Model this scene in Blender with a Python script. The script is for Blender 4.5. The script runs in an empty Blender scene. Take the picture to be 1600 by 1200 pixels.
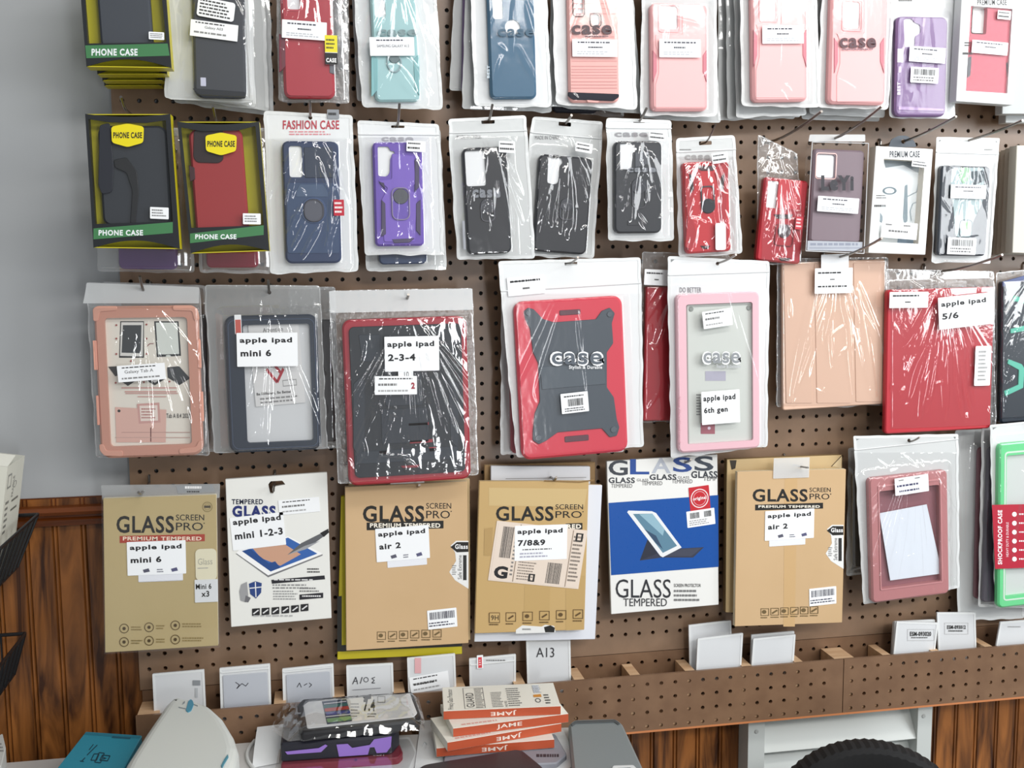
import bpy, math, random
from math import sin, cos, pi, radians, hypot, atan2
from mathutils import Vector, Matrix, noise
from mathutils.geometry import tessellate_polygon
import numpy as np

SC = bpy.context.scene
COL = SC.collection
IN = 0.0254
Z0 = 1.5                      # height of the reference peg hole above the floor

# ------------------------------------------------------------------ camera
FPX = 1663.68
CT = (-10.8236, 0.91263, 69.6548)          # camera, in inches: along the wall, up, out of the wall
R = ((0.98318212, 0.00786795, -0.18245826),
     (-0.02815052, 0.99366045, -0.10884143),
     (0.1804452, 0.11214725, 0.97717067))
cam_d = bpy.data.cameras.new('camera')
cam = bpy.data.objects.new('camera', cam_d)
COL.objects.link(cam)
cam_d.sensor_width = 36
cam_d.lens = FPX / 1600 * 36
cam_d.clip_start = 0.02
ax = [Vector((r[0], r[2], -r[1])) for r in R]
cam.matrix_world = Matrix(((ax[0].x, -ax[1].x, -ax[2].x, CT[0] * IN),
                           (ax[0].y, -ax[1].y, -ax[2].y, -CT[2] * IN),
                           (ax[0].z, -ax[1].z, -ax[2].z, Z0 + CT[1] * IN),
                           (0, 0, 0, 1)))
SC.camera = cam

# ------------------------------------------------------------------ light and exposure
wd = bpy.data.worlds.new('shop_light')
SC.world = wd
wd.use_nodes = True
wn = wd.node_tree
wn.nodes['Background'].inputs[0].default_value = (0.93, 0.97, 1.0, 1)
wn.nodes['Background'].inputs[1].default_value = 0.28


def area(name, loc, aim, sx, sy, power, col):
    l = bpy.data.lights.new(name, 'AREA')
    l.shape = 'RECTANGLE'
    l.size, l.size_y, l.energy, l.color = sx, sy, power, col
    o = bpy.data.objects.new(name, l)
    COL.objects.link(o)
    o.location = loc
    o.rotation_euler = (Vector(aim) - Vector(loc)).to_track_quat('-Z', 'Y').to_euler()
    return o


area('shop_door', (0.5, -3.5, 1.0), (0.1, 0, 1.3), 0.28, 0.9, 13, (0.96, 0.98, 1.0))
area('shop_window', (2.35, -1.7, 2.0), (0.5, 0, 1.4), 1.2, 1.5, 42, (0.95, 0.98, 1.0))
area('ceiling_lamp_near', (0.8, -1.5, 2.9), (0.6, -0.2, 1.2), 2.0, 0.25, 18, (1.0, 0.98, 0.95))
area('ceiling_lamp_far', (1.2, -3.6, 2.9), (0.4, 0, 1.3), 2.4, 0.4, 48, (1.0, 0.98, 0.95))
SC.view_settings.view_transform = 'Standard'
SC.view_settings.look = 'None'
SC.view_settings.exposure = 0.12
SC.view_settings.gamma = 1.0
SC.view_settings.use_curve_mapping = False
SC.cycles.transparent_max_bounces = 24
SC.cycles.max_bounces = 6


# ------------------------------------------------------------------ pixels to places
def ray(px, py):
    a, b = (px - 800) / FPX, (py - 600) / FPX
    return (R[0][0] * a + R[1][0] * b + R[2][0], R[0][1] * a + R[1][1] * b + R[2][1], R[0][2] * a + R[1][2] * b + R[2][2])


def at(px, py, d):
    """point (X, Z in metres) where the sight line of a photo pixel meets the plane d inches in front of the board"""
    v = ray(px, py)
    t = (CT[2] - d) / v[2]
    return ((CT[0] + v[0] * t) * IN, Z0 + (CT[1] - v[1] * t) * IN)


def atz(px, py, j):
    """point (X, Y in metres) where the sight line meets the level j inches above the reference hole"""
    v = ray(px, py)
    t = (CT[1] - j) / v[1]
    return ((CT[0] + v[0] * t) * IN, -(CT[2] - v[2] * t) * IN)


# ------------------------------------------------------------------ materials
MATS = {}


def lin(h):
    h = h.lstrip('#')
    if len(h) == 3:
        h = ''.join(c * 2 for c in h)
    o = []
    for k in (0, 2, 4):
        c = int(h[k:k + 2], 16) / 255
        o.append(c / 12.92 if c <= 0.04045 else ((c + 0.055) / 1.055) ** 2.4)
    return (*o, 1)


def newmat(name):
    m = bpy.data.materials.new(name)
    m.use_nodes = True
    m.node_tree.nodes.clear()
    return m, m.node_tree.nodes, m.node_tree.links


def M(key):
    """'#rrggbb', '#rrggbb:roughness' or a named material"""
    if key in MATS:
        return MATS[key]
    if key[0] != '#':
        raise KeyError(key)
    h, _, r = key.partition(':')
    m, n, l = newmat('surface_' + h[1:] + ('_' + r.replace('.', '') if r else ''))
    o = n.new('ShaderNodeOutputMaterial')
    b = n.new('ShaderNodeBsdfPrincipled')
    b.inputs['Base Color'].default_value = lin(h)
    r = float(r or 0.5)
    tn = n.new('ShaderNodeTexNoise')
    tn.inputs['Scale'].default_value = 60
    mr = n.new('ShaderNodeMapRange')
    mr.inputs['To Min'].default_value = max(0.03, r - 0.06)
    mr.inputs['To Max'].default_value = min(1, r + 0.06)
    l.new(tn.outputs['Fac'], mr.inputs['Value'])
    l.new(mr.outputs['Result'], b.inputs['Roughness'])
    l.new(b.outputs[0], o.inputs[0])
    MATS[key] = m
    return m


def film(name, haze, gloss, rough, tint=(1, 1, 1), hcol=(0.9, 0.92, 0.93), bump=0.0):
    """thin plastic: mostly clear, a little milky, glossy"""
    m, n, l = newmat(name)
    o = n.new('ShaderNodeOutputMaterial')
    t = n.new('ShaderNodeBsdfTransparent')
    t.inputs[0].default_value = (*tint, 1)
    d = n.new('ShaderNodeBsdfDiffuse')
    d.inputs[0].default_value = (*hcol, 1)
    g = n.new('ShaderNodeBsdfGlossy')
    g.inputs['Roughness'].default_value = rough
    fr = n.new('ShaderNodeLayerWeight')
    fr.inputs['Blend'].default_value = 0.5
    pw = n.new('ShaderNodeMath')
    pw.operation = 'POWER'
    pw.inputs[1].default_value = 4
    ma = n.new('ShaderNodeMath')
    ma.operation = 'MULTIPLY_ADD'
    ma.inputs[1].default_value = 0.8
    ma.inputs[2].default_value = gloss
    ma.use_clamp = True
    a = n.new('ShaderNodeMixShader')
    a.inputs[0].default_value = haze
    l.new(t.outputs[0], a.inputs[1])
    l.new(d.outputs[0], a.inputs[2])
    b = n.new('ShaderNodeMixShader')
    l.new(fr.outputs['Facing'], pw.inputs[0])
    l.new(pw.outputs[0], ma.inputs[0])
    l.new(ma.outputs[0], b.inputs[0])
    l.new(a.outputs[0], b.inputs[1])
    l.new(g.outputs[0], b.inputs[2])
    if bump:
        tc = n.new('ShaderNodeTexCoord')
        tx = n.new('ShaderNodeTexNoise')
        tx.inputs['Scale'].default_value = 90
        tx.inputs['Detail'].default_value = 3
        bp = n.new('ShaderNodeBump')
        bp.inputs['Strength'].default_value = bump
        bp.inputs['Distance'].default_value = 0.004
        l.new(tc.outputs['Object'], tx.inputs['Vector'])
        l.new(tx.outputs['Fac'], bp.inputs['Height'])
        l.new(bp.outputs[0], g.inputs['Normal'])
        l.new(bp.outputs[0], fr.inputs['Normal'])
    l.new(b.outputs[0], o.inputs[0])
    MATS[name] = m


film('zip_film', 0.008, 0.085, 0.07, bump=0.04)
film('clear_film', 0.006, 0.13, 0.06, bump=0.05)
film('smooth_film', 0.008, 0.045, 0.1, bump=0.03)
film('hard_clear', 0.01, 0.015, 0.05)
film('frost', 0.45, 0.05, 0.3, hcol=(0.85, 0.87, 0.88))
film('frost_thick', 0.75, 0.05, 0.3, hcol=(0.82, 0.84, 0.86))
film('milky', 0.9, 0.04, 0.35, hcol=(0.66, 0.68, 0.68), bump=0.3)
film('milky_white', 0.95, 0.04, 0.35, hcol=(0.8, 0.82, 0.83), bump=0.3)
film('seam', 0.8, 0.06, 0.25, hcol=(0.88, 0.9, 0.9), bump=0.3)
film('clear_seam', 0.18, 0.1, 0.15, bump=0.4)
film('back_clear', 0.08, 0.04, 0.2, bump=0.4)
film('grey_clear', 0.5, 0.05, 0.2, hcol=(0.45, 0.46, 0.46), bump=0.3)


def noisy(name, c1, c2, scale, rough, bump, stretch=(1, 1, 1), detail=6, wave=0, spec=0.5):
    m, n, l = newmat(name)
    o = n.new('ShaderNodeOutputMaterial')
    b = n.new('ShaderNodeBsdfPrincipled')
    tc = n.new('ShaderNodeTexCoord')
    mp = n.new('ShaderNodeMapping')
    mp.inputs['Scale'].default_value = stretch
    t = n.new('ShaderNodeTexNoise')
    t.inputs['Scale'].default_value = scale
    t.inputs['Detail'].default_value = detail
    if 'Distortion' in t.inputs:
        t.inputs['Distortion'].default_value = wave
    cr = n.new('ShaderNodeValToRGB')
    cr.color_ramp.elements[0].color = lin(c1)
    cr.color_ramp.elements[1].color = lin(c2)
    cr.color_ramp.elements[0].position = 0.35
    cr.color_ramp.elements[1].position = 0.65
    l.new(tc.outputs['Object'], mp.inputs[0])
    l.new(mp.outputs[0], t.inputs['Vector'])
    l.new(t.outputs['Fac'], cr.inputs[0])
    l.new(cr.outputs[0], b.inputs['Base Color'])
    b.inputs['Roughness'].default_value = rough
    b.inputs['Specular IOR Level'].default_value = spec
    if bump:
        bp = n.new('ShaderNodeBump')
        bp.inputs['Strength'].default_value = bump
        bp.inputs['Distance'].default_value = 0.002
        l.new(t.outputs['Fac'], bp.inputs['Height'])
        l.new(bp.outputs[0], b.inputs['Normal'])
    l.new(b.outputs[0], o.inputs[0])
    MATS[name] = m


noisy('hardboard', '#836a55', '#8d725c', 25, 0.34, 0.15, spec=0.5)
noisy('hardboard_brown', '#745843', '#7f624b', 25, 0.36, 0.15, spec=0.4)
noisy('hardboard_dark', '#2a2019', '#33271f', 25, 0.8, 0)
noisy('paint_grey', '#adb0b3', '#b3b6b8', 4, 0.6, 0.08)
noisy('panel_wood', '#3a1d0b', '#9a602e', 3.6, 0.35, 0.1, stretch=(6, 1, 0.8), wave=2.4)
noisy('rail_wood', '#57290d', '#7e421a', 4, 0.3, 0.05, stretch=(0.6, 1, 8), wave=0.8)
noisy('raw_wood', '#c39d78', '#d8b691', 8, 0.6, 0.1, stretch=(1, 8, 8))
noisy('card', '#c6a67c', '#cbab82', 6, 0.65, 0.05)
noisy('card_grey', '#b3a072', '#b8a578', 6, 0.65, 0.05)
noisy('counter', '#c6c4c2', '#cfcdca', 5, 0.5, 0.03)
noisy('floor_tile', '#8c8a86', '#9a9894', 3, 0.5, 0.0)


def metal(name, c, r):
    m, n, l = newmat(name)
    o = n.new('ShaderNodeOutputMaterial')
    b = n.new('ShaderNodeBsdfPrincipled')
    b.inputs['Base Color'].default_value = lin(c)
    b.inputs['Metallic'].default_value = 1
    b.inputs['Roughness'].default_value = r
    l.new(b.outputs[0], o.inputs[0])
    MATS[name] = m


metal('hook_metal', '#8a8580', 0.3)
metal('ring_metal', '#6a6a70', 0.3)
metal('chrome_dark', '#3a3a44', 0.15)


# ------------------------------------------------------------------ shapes
def rr(u0, v0, u1, v1, r, n=5):
    u0, u1 = min(u0, u1), max(u0, u1)
    v0, v1 = min(v0, v1), max(v0, v1)
    r = max(1e-5, min(r, (u1 - u0) * .499, (v1 - v0) * .499))
    o = []
    for cx, cy, a in ((u1 - r, v0 + r, -90), (u1 - r, v1 - r, 0), (u0 + r, v1 - r, 90), (u0 + r, v0 + r, 180)):
        for k in range(n + 1):
            t = radians(a + 90 * k / n)
            o.append((cx + r * cos(t), cy + r * sin(t)))
    return o


def area2(p):
    return sum(p[i][0] * p[(i + 1) % len(p)][1] - p[(i + 1) % len(p)][0] * p[i][1] for i in range(len(p)))


def ccw(p):
    return list(p) if area2(p) > 0 else list(p)[::-1]


def roundpoly(pts, r, n=4):
    pts = ccw([p for i, p in enumerate(pts) if hypot(p[0] - pts[i - 1][0], p[1] - pts[i - 1][1]) > 1e-5])
    o = []
    N = len(pts)
    for i in range(N):
        p, a, b = Vector(pts[i]), Vector(pts[i - 1]), Vector(pts[(i + 1) % N])
        da, db = (a - p), (b - p)
        la, lb = da.length, db.length
        q = min(r, la * .45, lb * .45)
        s, e = p + da / la * q, p + db / lb * q
        for k in range(n + 1):
            t = k / n
            x = s * (1 - t) ** 2 + p * 2 * t * (1 - t) + e * t * t
            o.append((x.x, x.y))
    return o


def inset(p, d):
    p = ccw(p)
    N = len(p)
    o = []
    for i in range(N):
        a, b, c = Vector(p[i - 1]), Vector(p[i]), Vector(p[(i + 1) % N])
        e1, e2 = b - a, c - b
        if e1.length < 1e-9 or e2.length < 1e-9:
            o.append((b.x, b.y))
            continue
        n1 = Vector((-e1.y, e1.x)).normalized()
        n2 = Vector((-e2.y, e2.x)).normalized()
        m = n1 + n2
        if m.length < 1e-6:
            m = n1
        m.normalize()
        k = d / max(0.35, m.dot(n1))
        o.append((b.x + m.x * k, b.y + m.y * k))
    return o


def circle(cx, cy, rx, ry=None, n=24):
    ry = rx if ry is None else ry
    return [(cx + rx * cos(2 * pi * k / n), cy + ry * sin(2 * pi * k / n)) for k in range(n)]


_glyph = {}


def glyphs(s, bold):
    k = (s, bold)
    if k not in _glyph:
        cu = bpy.data.curves.new('lettering', 'FONT')
        cu.body = s
        cu.offset = bold
        cu.fill_mode = 'FRONT'
        cu.resolution_u = 3
        cu.space_character = 1 + bold * 4
        ob = bpy.data.objects.new('lettering', cu)
        me = ob.to_mesh()
        vs = [(v.co.x, v.co.y) for v in me.vertices]
        fs = [tuple(p.vertices) for p in me.polygons]
        ob.to_mesh_clear()
        bpy.data.objects.remove(ob)
        bpy.data.curves.remove(cu)
        xs = [v[0] for v in vs]
        ys = [v[1] for v in vs]
        w, h = max(xs) - min(xs), max(ys) - min(ys)
        _glyph[k] = ([((x - min(xs)) / w, (y - min(ys)) / h) for x, y in vs], fs)
    return _glyph[k]


class MB:
    """collects faces for one mesh with several materials"""

    def __init__(s, flat=False):
        s.v, s.f, s.m, s.keys = [], [], [], []
        s.isflat = flat

    def P(s, u, v, w):
        return (u, v, w) if s.isflat else (u, -w, v)

    def key(s, k):
        if k not in s.keys:
            s.keys.append(k)
        return s.keys.index(k)

    def add(s, vs, fs, k):
        b, i = len(s.v), s.key(k)
        s.v += vs
        for f in fs:
            s.f.append(tuple(b + x for x in f))
            s.m.append(i)

    def face(s, pts3, k):
        s.add(list(pts3), [tuple(range(len(pts3)))], k)

    def cap(s, loops, w, k, flip=False):
        tri = tessellate_polygon([[Vector((p[0], p[1], 0)) for p in lp] for lp in loops])
        pts = [p for lp in loops for p in lp]
        fs = []
        for t in tri:
            a = [pts[i] for i in t]
            up = area2(a) > 0
            fs.append(tuple(t) if up != flip else tuple(t)[::-1])
        s.add([s.P(p[0], p[1], w) for p in pts], fs, k)

    def wall(s, p0, w0, p1, w1, k, flip=False):
        N = len(p0)
        vs = [s.P(*p, w0) for p in p0] + [s.P(*p, w1) for p in p1]
        fs = []
        for i in range(N):
            j = (i + 1) % N
            q = (i, j, N + j, N + i)
            fs.append(q[::-1] if flip else q)
        s.add(vs, fs, k)

    def prism(s, outer, w0, w1, k, holes=(), bevel=0, side=None, back=True, hside=None):
        outer = ccw(outer)
        holes = [ccw(h) for h in holes]
        top = inset(outer, bevel) if bevel else outer
        s.cap([top] + holes, w1, k)
        if back:
            s.cap([outer] + holes, w0, side or k, True)
        s.wall(outer, w0, outer, w1 - bevel, side or k)
        if bevel:
            s.wall(outer, w1 - bevel, top, w1, k)
        for h in holes:
            s.wall(h, w0, h, w1, hside or side or k, True)

    def frame(s, outer, inner, w0, w1, k, bevel=0):
        s.prism(outer, w0, w1, k, [inner], bevel)

    def tube(s, pts, r, k, n=8, closed=False):
        pts = [Vector(p) for p in pts]
        N = len(pts)
        vs, fs = [], []
        up = Vector((0.3, 0.2, 0.93))
        for i in range(N):
            a = pts[i - 1] if (i or closed) else pts[i]
            b = pts[(i + 1) % N] if (i < N - 1 or closed) else pts[i]
            t = (b - a).normalized()
            x = t.cross(up).normalized()
            y = x.cross(t)
            for q in range(n):
                c = 2 * pi * q / n
                vs.append(tuple(pts[i] + x * (r * cos(c)) + y * (r * sin(c))))
        for i in range(N if closed else N - 1):
            j = (i + 1) % N
            for q in range(n):
                z = (q + 1) % n
                fs.append((i * n + q, i * n + z, j * n + z, j * n + q))
        if not closed:
            fs += [tuple(range(n))[::-1], tuple((N - 1) * n + q for q in range(n))]
        s.add(vs, fs, k)

    def box(s, x0, y0, z0, x1, y1, z1, k):
        vs = [(x, y, z) for x in (x0, x1) for y in (y0, y1) for z in (z0, z1)]
        s.add(vs, [(0, 1, 3, 2), (4, 6, 7, 5), (0, 4, 5, 1), (2, 3, 7, 6), (0, 2, 6, 4), (1, 5, 7, 3)], k)

    def build(s, name, parent=None, sharp=35):
        me = bpy.data.meshes.new(name)
        me.from_pydata(s.v, [], s.f)
        for k in s.keys:
            me.materials.append(M(k))
        me.polygons.foreach_set('material_index', s.m)
        me.polygons.foreach_set('use_smooth', [True] * len(s.f))
        me.update()
        try:
            me.set_sharp_from_angle(angle=radians(sharp))
        except Exception:
            pass
        o = bpy.data.objects.new(name, me)
        COL.objects.link(o)
        if parent:
            o.parent = parent
        return o


# ------------------------------------------------------------------ printing: flat marks on a surface
def draw(mb, m3, items, seed=1, nrm=None):
    """m3 maps (x right, y down) of the print to a point of the mesh"""
    rnd = random.Random(seed)
    base3 = m3
    nx, ny, nz = nrm or ((0, 0, 1) if mb.isflat else (0, -1, 0))
    for idx, it in enumerate(items):
        c, a = it[0], it[1:]
        e = idx * 3e-5              # later prints lie on top of earlier ones

        def m3(x, y, e=e):
            p = base3(x, y)
            return (p[0] + nx * e, p[1] + ny * e, p[2] + nz * e)
        if c in 'tvun':            # text: t plain, v reading upwards, n reading downwards, u upside down
            s_, x0, y0, x1, y1, k = a[:6]
            g, fs = glyphs(s_, a[6] if len(a) > 6 else 0)
            if c == 't':
                vs = [m3(x0 + (x1 - x0) * x, y1 + (y0 - y1) * y) for x, y in g]
            elif c == 'v':
                vs = [m3(x0 + (x1 - x0) * (1 - y), y1 + (y0 - y1) * x) for x, y in g]
            elif c == 'n':
                vs = [m3(x0 + (x1 - x0) * y, y0 + (y1 - y0) * x) for x, y in g]
            else:
                vs = [m3(x1 + (x0 - x1) * x, y0 + (y1 - y0) * y) for x, y in g]
            mb.add(vs, fs, k)
        elif c == 'r':
            x0, y0, x1, y1, k = a
            mb.face([m3(x0, y1), m3(x1, y1), m3(x1, y0), m3(x0, y0)], k)
        elif c == 'p':
            pts, k = a
            p2 = [(x, -y) for x, y in pts]
            tri = tessellate_polygon([[Vector((*p, 0)) for p in p2]])
            mb.add([m3(*p) for p in pts], [t if area2([p2[i] for i in t]) > 0 else t[::-1] for t in tri], k)
        elif c == 'l':             # rows of small print
            x0, y0, x1, y1, n, k = a
            hgt = (y1 - y0) / n
            for q in range(n):
                x = x0
                e = x1 - (x1 - x0) * rnd.uniform(0, 0.3)
                while x < e:
                    w = (x1 - x0) * rnd.uniform(.04, .13)
                    xe = min(x + w, e)
                    ya, yb = y0 + hgt * (q + .22), y0 + hgt * (q + .68)
                    mb.face([m3(x, yb), m3(xe, yb), m3(xe, ya), m3(x, ya)], k)
                    x = xe + (x1 - x0) * .025
        elif c == 'b':             # barcode
            x0, y0, x1, y1, k = a
            x = x0
            while x < x1:
                w = (x1 - x0) * rnd.choice((.012, .02, .035))
                xe = min(x + w, x1)
                mb.face([m3(x, y1), m3(xe, y1), m3(xe, y0), m3(x, y0)], k)
                x = xe + (x1 - x0) * rnd.choice((.012, .02, .03))
        elif c == 'o':             # ring
            cx, cy, rx, ry, th, k = a
            N = 28
            vs = [m3(cx + rx * cos(2 * pi * q / N), cy + ry * sin(2 * pi * q / N)) for q in range(N)]
            vs += [m3(cx + rx * (1 - th) * cos(2 * pi * q / N), cy + ry * (1 - th) * sin(2 * pi * q / N)) for q in range(N)]
            mb.add(vs, [(q, N + q, N + (q + 1) % N, (q + 1) % N) for q in range(N)], k)
        elif c == 'd':
            cx, cy, rx, ry, k = a
            N = 24
            mb.face([m3(cx + rx * cos(2 * pi * q / N), cy - ry * sin(2 * pi * q / N)) for q in range(N)], k)
        elif c == 'f':             # rectangular outline
            x0, y0, x1, y1, th, k = a
            for q in ((x0, y0, x1, y0 + th), (x0, y1 - th, x1, y1), (x0, y0 + th, x0 + th, y1 - th), (x1 - th, y0 + th, x1, y1 - th)):
                mb.face([m3(q[0], q[3]), m3(q[2], q[3]), m3(q[2], q[1]), m3(q[0], q[1])], k)
        elif c == 's':             # pen stroke through points
            pts, th, k = a
            for p, q in zip(pts, pts[1:]):
                dx, dy = q[0] - p[0], q[1] - p[1]
                L = hypot(dx, dy) or 1
                ox, oy = -dy / L * th / 2, dx / L * th / 2
                mb.face([m3(p[0] + ox, p[1] + oy), m3(q[0] + ox, q[1] + oy), m3(q[0] - ox, q[1] - oy), m3(p[0] - ox, p[1] - oy)], k)


def tag(o, label, cat, group=None):
    o['label'] = label
    o['category'] = cat
    if group:
        o['group'] = group


def structure(o):
    o['kind'] = 'structure'
    return o


# ------------------------------------------------------------------ a thing hanging parallel to the board
class Pk:
    def __init__(s, name, label, cat, quad, d, group=None, ang=None):
        if len(quad) == 4 and not hasattr(quad[0], '__len__'):
            x0, y0, x1, y1 = quad
            quad = ((x0, y0), (x1, y0), (x1, y1), (x0, y1))
        s.px, s.d = quad, d
        W = [Vector(at(*q, d)) for q in (ang or quad)]
        ex = (W[1] - W[0]) + (W[2] - W[3])
        ey = (W[0] - W[3]) + (W[1] - W[2])
        s.a = 0.5 * (atan2(ex.y, ex.x) + atan2(-ey.x, ey.y))
        W = [Vector(at(*q, d)) for q in quad]
        s.o = (W[0] + W[1]) / 2
        s.root = bpy.data.objects.new(name, None)
        COL.objects.link(s.root)
        s.root.empty_display_size = 0.02
        s.root.location = (s.o.x, -d * IN, s.o.y)
        s.root.rotation_euler = (0, -s.a, 0)
        tag(s.root, label, cat, group)
        s.name = name
        s.T, s.cb = 0.002, None
        s.seed = sum(ord(c) * (k + 1) for k, c in enumerate(label)) % 9999
        s.rnd = random.Random(s.seed)

    def uv(s, x, y, w=0):
        X, Z = at(x, y, s.d + w / IN)
        dx, dz = X - s.o.x, Z - s.o.y
        c, n = cos(s.a), sin(s.a)
        return (dx * c + dz * n, -dx * n + dz * c)

    def quad(s, w=0, q=None):
        return [s.uv(x, y, w) for x, y in (q or s.px)]

    def m3(s, w):
        return lambda x, y: (lambda t: (t[0], -w, t[1]))(s.uv(x, y, w))

    def bx(s, b, w=0):
        a, c = s.uv(b[0], b[1], w), s.uv(b[2], b[3], w)
        return (a[0], c[1], c[0], a[1])

    def rrect(s, b, r, w=0, n=5):
        return rr(*s.bx(b, w), r, n)

    # -- bag
    def bag(s, back='milky', seam='seam', r=.005, slot=None, zips=(), rim=.005, prints=(), wavy=.0012, hole=None):
        mb = MB()
        q = s.quad()
        out = roundpoly(q, r)
        # the lower edge is never quite straight
        vmin = min(p[1] for p in out)
        dense = []
        for i, p in enumerate(out):
            n_ = out[(i + 1) % len(out)]
            dense.append(p)
            L = hypot(n_[0] - p[0], n_[1] - p[1])
            for k in range(1, int(L / .006)):
                t = k * .006 / L
                x = (p[0] + (n_[0] - p[0]) * t, p[1] + (n_[1] - p[1]) * t)
                f = noise.noise(Vector((x[0] * 40, x[1] * 40, s.seed))) * wavy * 1.6
                dense.append((x[0] + f, x[1] + f * (1.5 if x[1] < vmin + .02 else .4)))
        out = dense
        holes = []
        if slot:
            holes.append(rr(*s.bx(slot), .0015, 3))
        if hole:
            c = s.uv(*hole)
            holes.append(circle(c[0], c[1], .003, n=10))
        mb.prism(out, -.0002, .0002, back, holes)
        if rim:
            mb.prism(out, .0003, .0007, seam, [inset(out, rim)])
        for zy in zips:
            l = s.uv(s.px[0][0] + (s.px[3][0] - s.px[0][0]) * (zy - s.px[0][1]) / max(1, s.px[3][1] - s.px[0][1]), zy)
            rgt = s.uv(s.px[1][0] + (s.px[2][0] - s.px[1][0]) * (zy - s.px[1][1]) / max(1, s.px[2][1] - s.px[1][1]), zy)
            mb.prism([(l[0], l[1] - .001), (rgt[0], l[1] - .001), (rgt[0], l[1] + .001), (l[0], l[1] + .001)], .0007, .0022, seam, bevel=.0006)
        draw(mb, s.m3(.0009), prints, s.seed)
        s.bagobj = mb.build('bag', s.root)
        return s.bagobj

    # -- a phone or tablet case
    def case(s, b, r, T, col, cuts=(), name='phone_case', w0=.001, bevel=.002, prints=(), parent=None, label=None, inner=None, keep=True, fill='#eceef0:.5'):
        mb = MB()
        w1 = w0 + T
        if keep:
            s.T, s.cb = w1, s.bx(b, w1)
        hs = []
        for c in cuts:
            if c[0] == 'rr':
                hs.append(s.rrect(c[1:5], c[5], w1))
            elif c[0] == 'c':
                p = s.uv(c[1], c[2], w1)
                e = s.uv(c[1] + c[3], c[2], w1)
                hs.append(circle(p[0], p[1], abs(e[0] - p[0])))
            elif c[0] == 'poly':
                hs.append(roundpoly([s.uv(x, y, w1) for x, y in c[1]], c[2], 3))
        mb.prism(s.rrect(b, r, w1), w0, w1, col, hs, bevel, hside=inner)
        draw(mb, s.m3(w1 + .0002), prints, s.seed)
        o = mb.build(name, parent or s.root)
        if label:
            o['label'] = label
        if cuts and fill:
            mb = MB()
            mb.prism(s.rrect(b, r, w1), w0 - .0004, w1 - .0025, fill, bevel=.0005)
            x0, y0, x1, y1 = b
            for v in range(len(mb.v)):        # the foam sits inside the shell
                c_ = s.uv((x0 + x1) / 2, (y0 + y1) / 2, w1)
                mb.v[v] = (c_[0] + (mb.v[v][0] - c_[0]) * .93, mb.v[v][1], c_[1] + (mb.v[v][2] - c_[1]) * .965)
            mb.build('foam_insert', s.root)
        s.caseobj = o
        return o

    def raised(s, name, parent, shapes, w0, label=None, holes=None):
        """small raised pieces: ('poly', pts, radius, h, col) or ('rr', box, radius, h, col) or ('ring', cx, cy, rx, ry, th, h, col)"""
        if len(shapes) > 1 and name in ('side_grip', 'side_rib', 'corner_guard', 'dark_insert', 'side_button', 'corner_bumper', 'strap', 'side_clip'):
            for sh in shapes:
                o = s.raised(name, parent, [sh], w0, label)
            return o
        mb = MB()
        for sh in shapes:
            if sh[0] == 'poly':
                mb.prism(roundpoly([s.uv(x, y, w0) for x, y in sh[1]], sh[2], 3), w0 - .0005, w0 + sh[3], sh[4], bevel=min(.0006, sh[3] * .5))
            elif sh[0] == 'rr':
                mb.prism(s.rrect(sh[1], sh[2], w0), w0 - .0005, w0 + sh[3], sh[4], bevel=min(.0006, sh[3] * .5))
            elif sh[0] == 'rim':
                o_ = s.rrect(sh[1], sh[2], w0)
                mb.prism(o_, w0 - .0005, w0 + sh[4], sh[5], [inset(o_, sh[3])], min(.0005, sh[4] * .4))
            elif sh[0] == 'disc':
                p = s.uv(sh[1], sh[2], w0)
                e = s.uv(sh[1] + sh[3], sh[2], w0)
                mb.prism(circle(p[0], p[1], e[0] - p[0]), w0 - .0005, w0 + sh[4], sh[5], bevel=min(.0008, sh[4] * .4))
            elif sh[0] == 'ring':
                p = s.uv(sh[1], sh[2], w0)
                e = s.uv(sh[1] + sh[3], sh[2] + sh[4], w0)
                rx, ry = e[0] - p[0], abs(e[1] - p[1])
                o_ = circle(p[0], p[1], rx, ry)
                mb.prism(o_, w0 - .0005, w0 + sh[6], sh[7], [inset(o_, sh[5])], min(.0006, sh[6] * .4))
        o = mb.build(name, parent)
        if label:
            o['label'] = label
        return o

    # -- the front film of a bag
    def film(s, mat='zip_film', n=10, fan=None, amp=.00035, run=.016, step=.0022, top=None, folds=(), name='bag_front', fanh=.0035, spread=.9, fw=1):
        q = s.quad(.0008)
        if top is not None:
            tq = [list(p) for p in s.px]
            f0 = (top - s.px[0][1]) / (s.px[3][1] - s.px[0][1])
            f1 = (top - s.px[1][1]) / (s.px[2][1] - s.px[1][1])
            tq[0] = (s.px[0][0] + (s.px[3][0] - s.px[0][0]) * f0, top)
            tq[1] = (s.px[1][0] + (s.px[2][0] - s.px[1][0]) * f1, top)
            q = s.quad(.0008, tq)
        TL, TR, BR, BL = [np.array(p) for p in q]
        W = np.linalg.norm(TR - TL)
        H = np.linalg.norm(BL - TL)
        nx, ny = max(6, int(W / step)), max(6, int(H / step))
        a, b = np.meshgrid(np.linspace(.006, .994, nx), np.linspace(.004, .996, ny))
        U = (TL[0] * (1 - a) + TR[0] * a) * (1 - b) + (BL[0] * (1 - a) + BR[0] * a) * b
        V = (TL[1] * (1 - a) + TR[1] * a) * (1 - b) + (BL[1] * (1 - a) + BR[1] * a) * b
        e = np.minimum(np.minimum(a, 1 - a) * W, np.minimum(b, 1 - b) * H)
        if s.cb:
            u0, v0, u1, v1 = s.cb
            dx = np.maximum(0, np.maximum(u0 - U, U - u1))
            dy = np.maximum(0, np.maximum(v0 - V, V - v1))
            dist = np.hypot(dx, dy)
        else:
            dist = np.zeros_like(U) + run * .6
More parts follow.
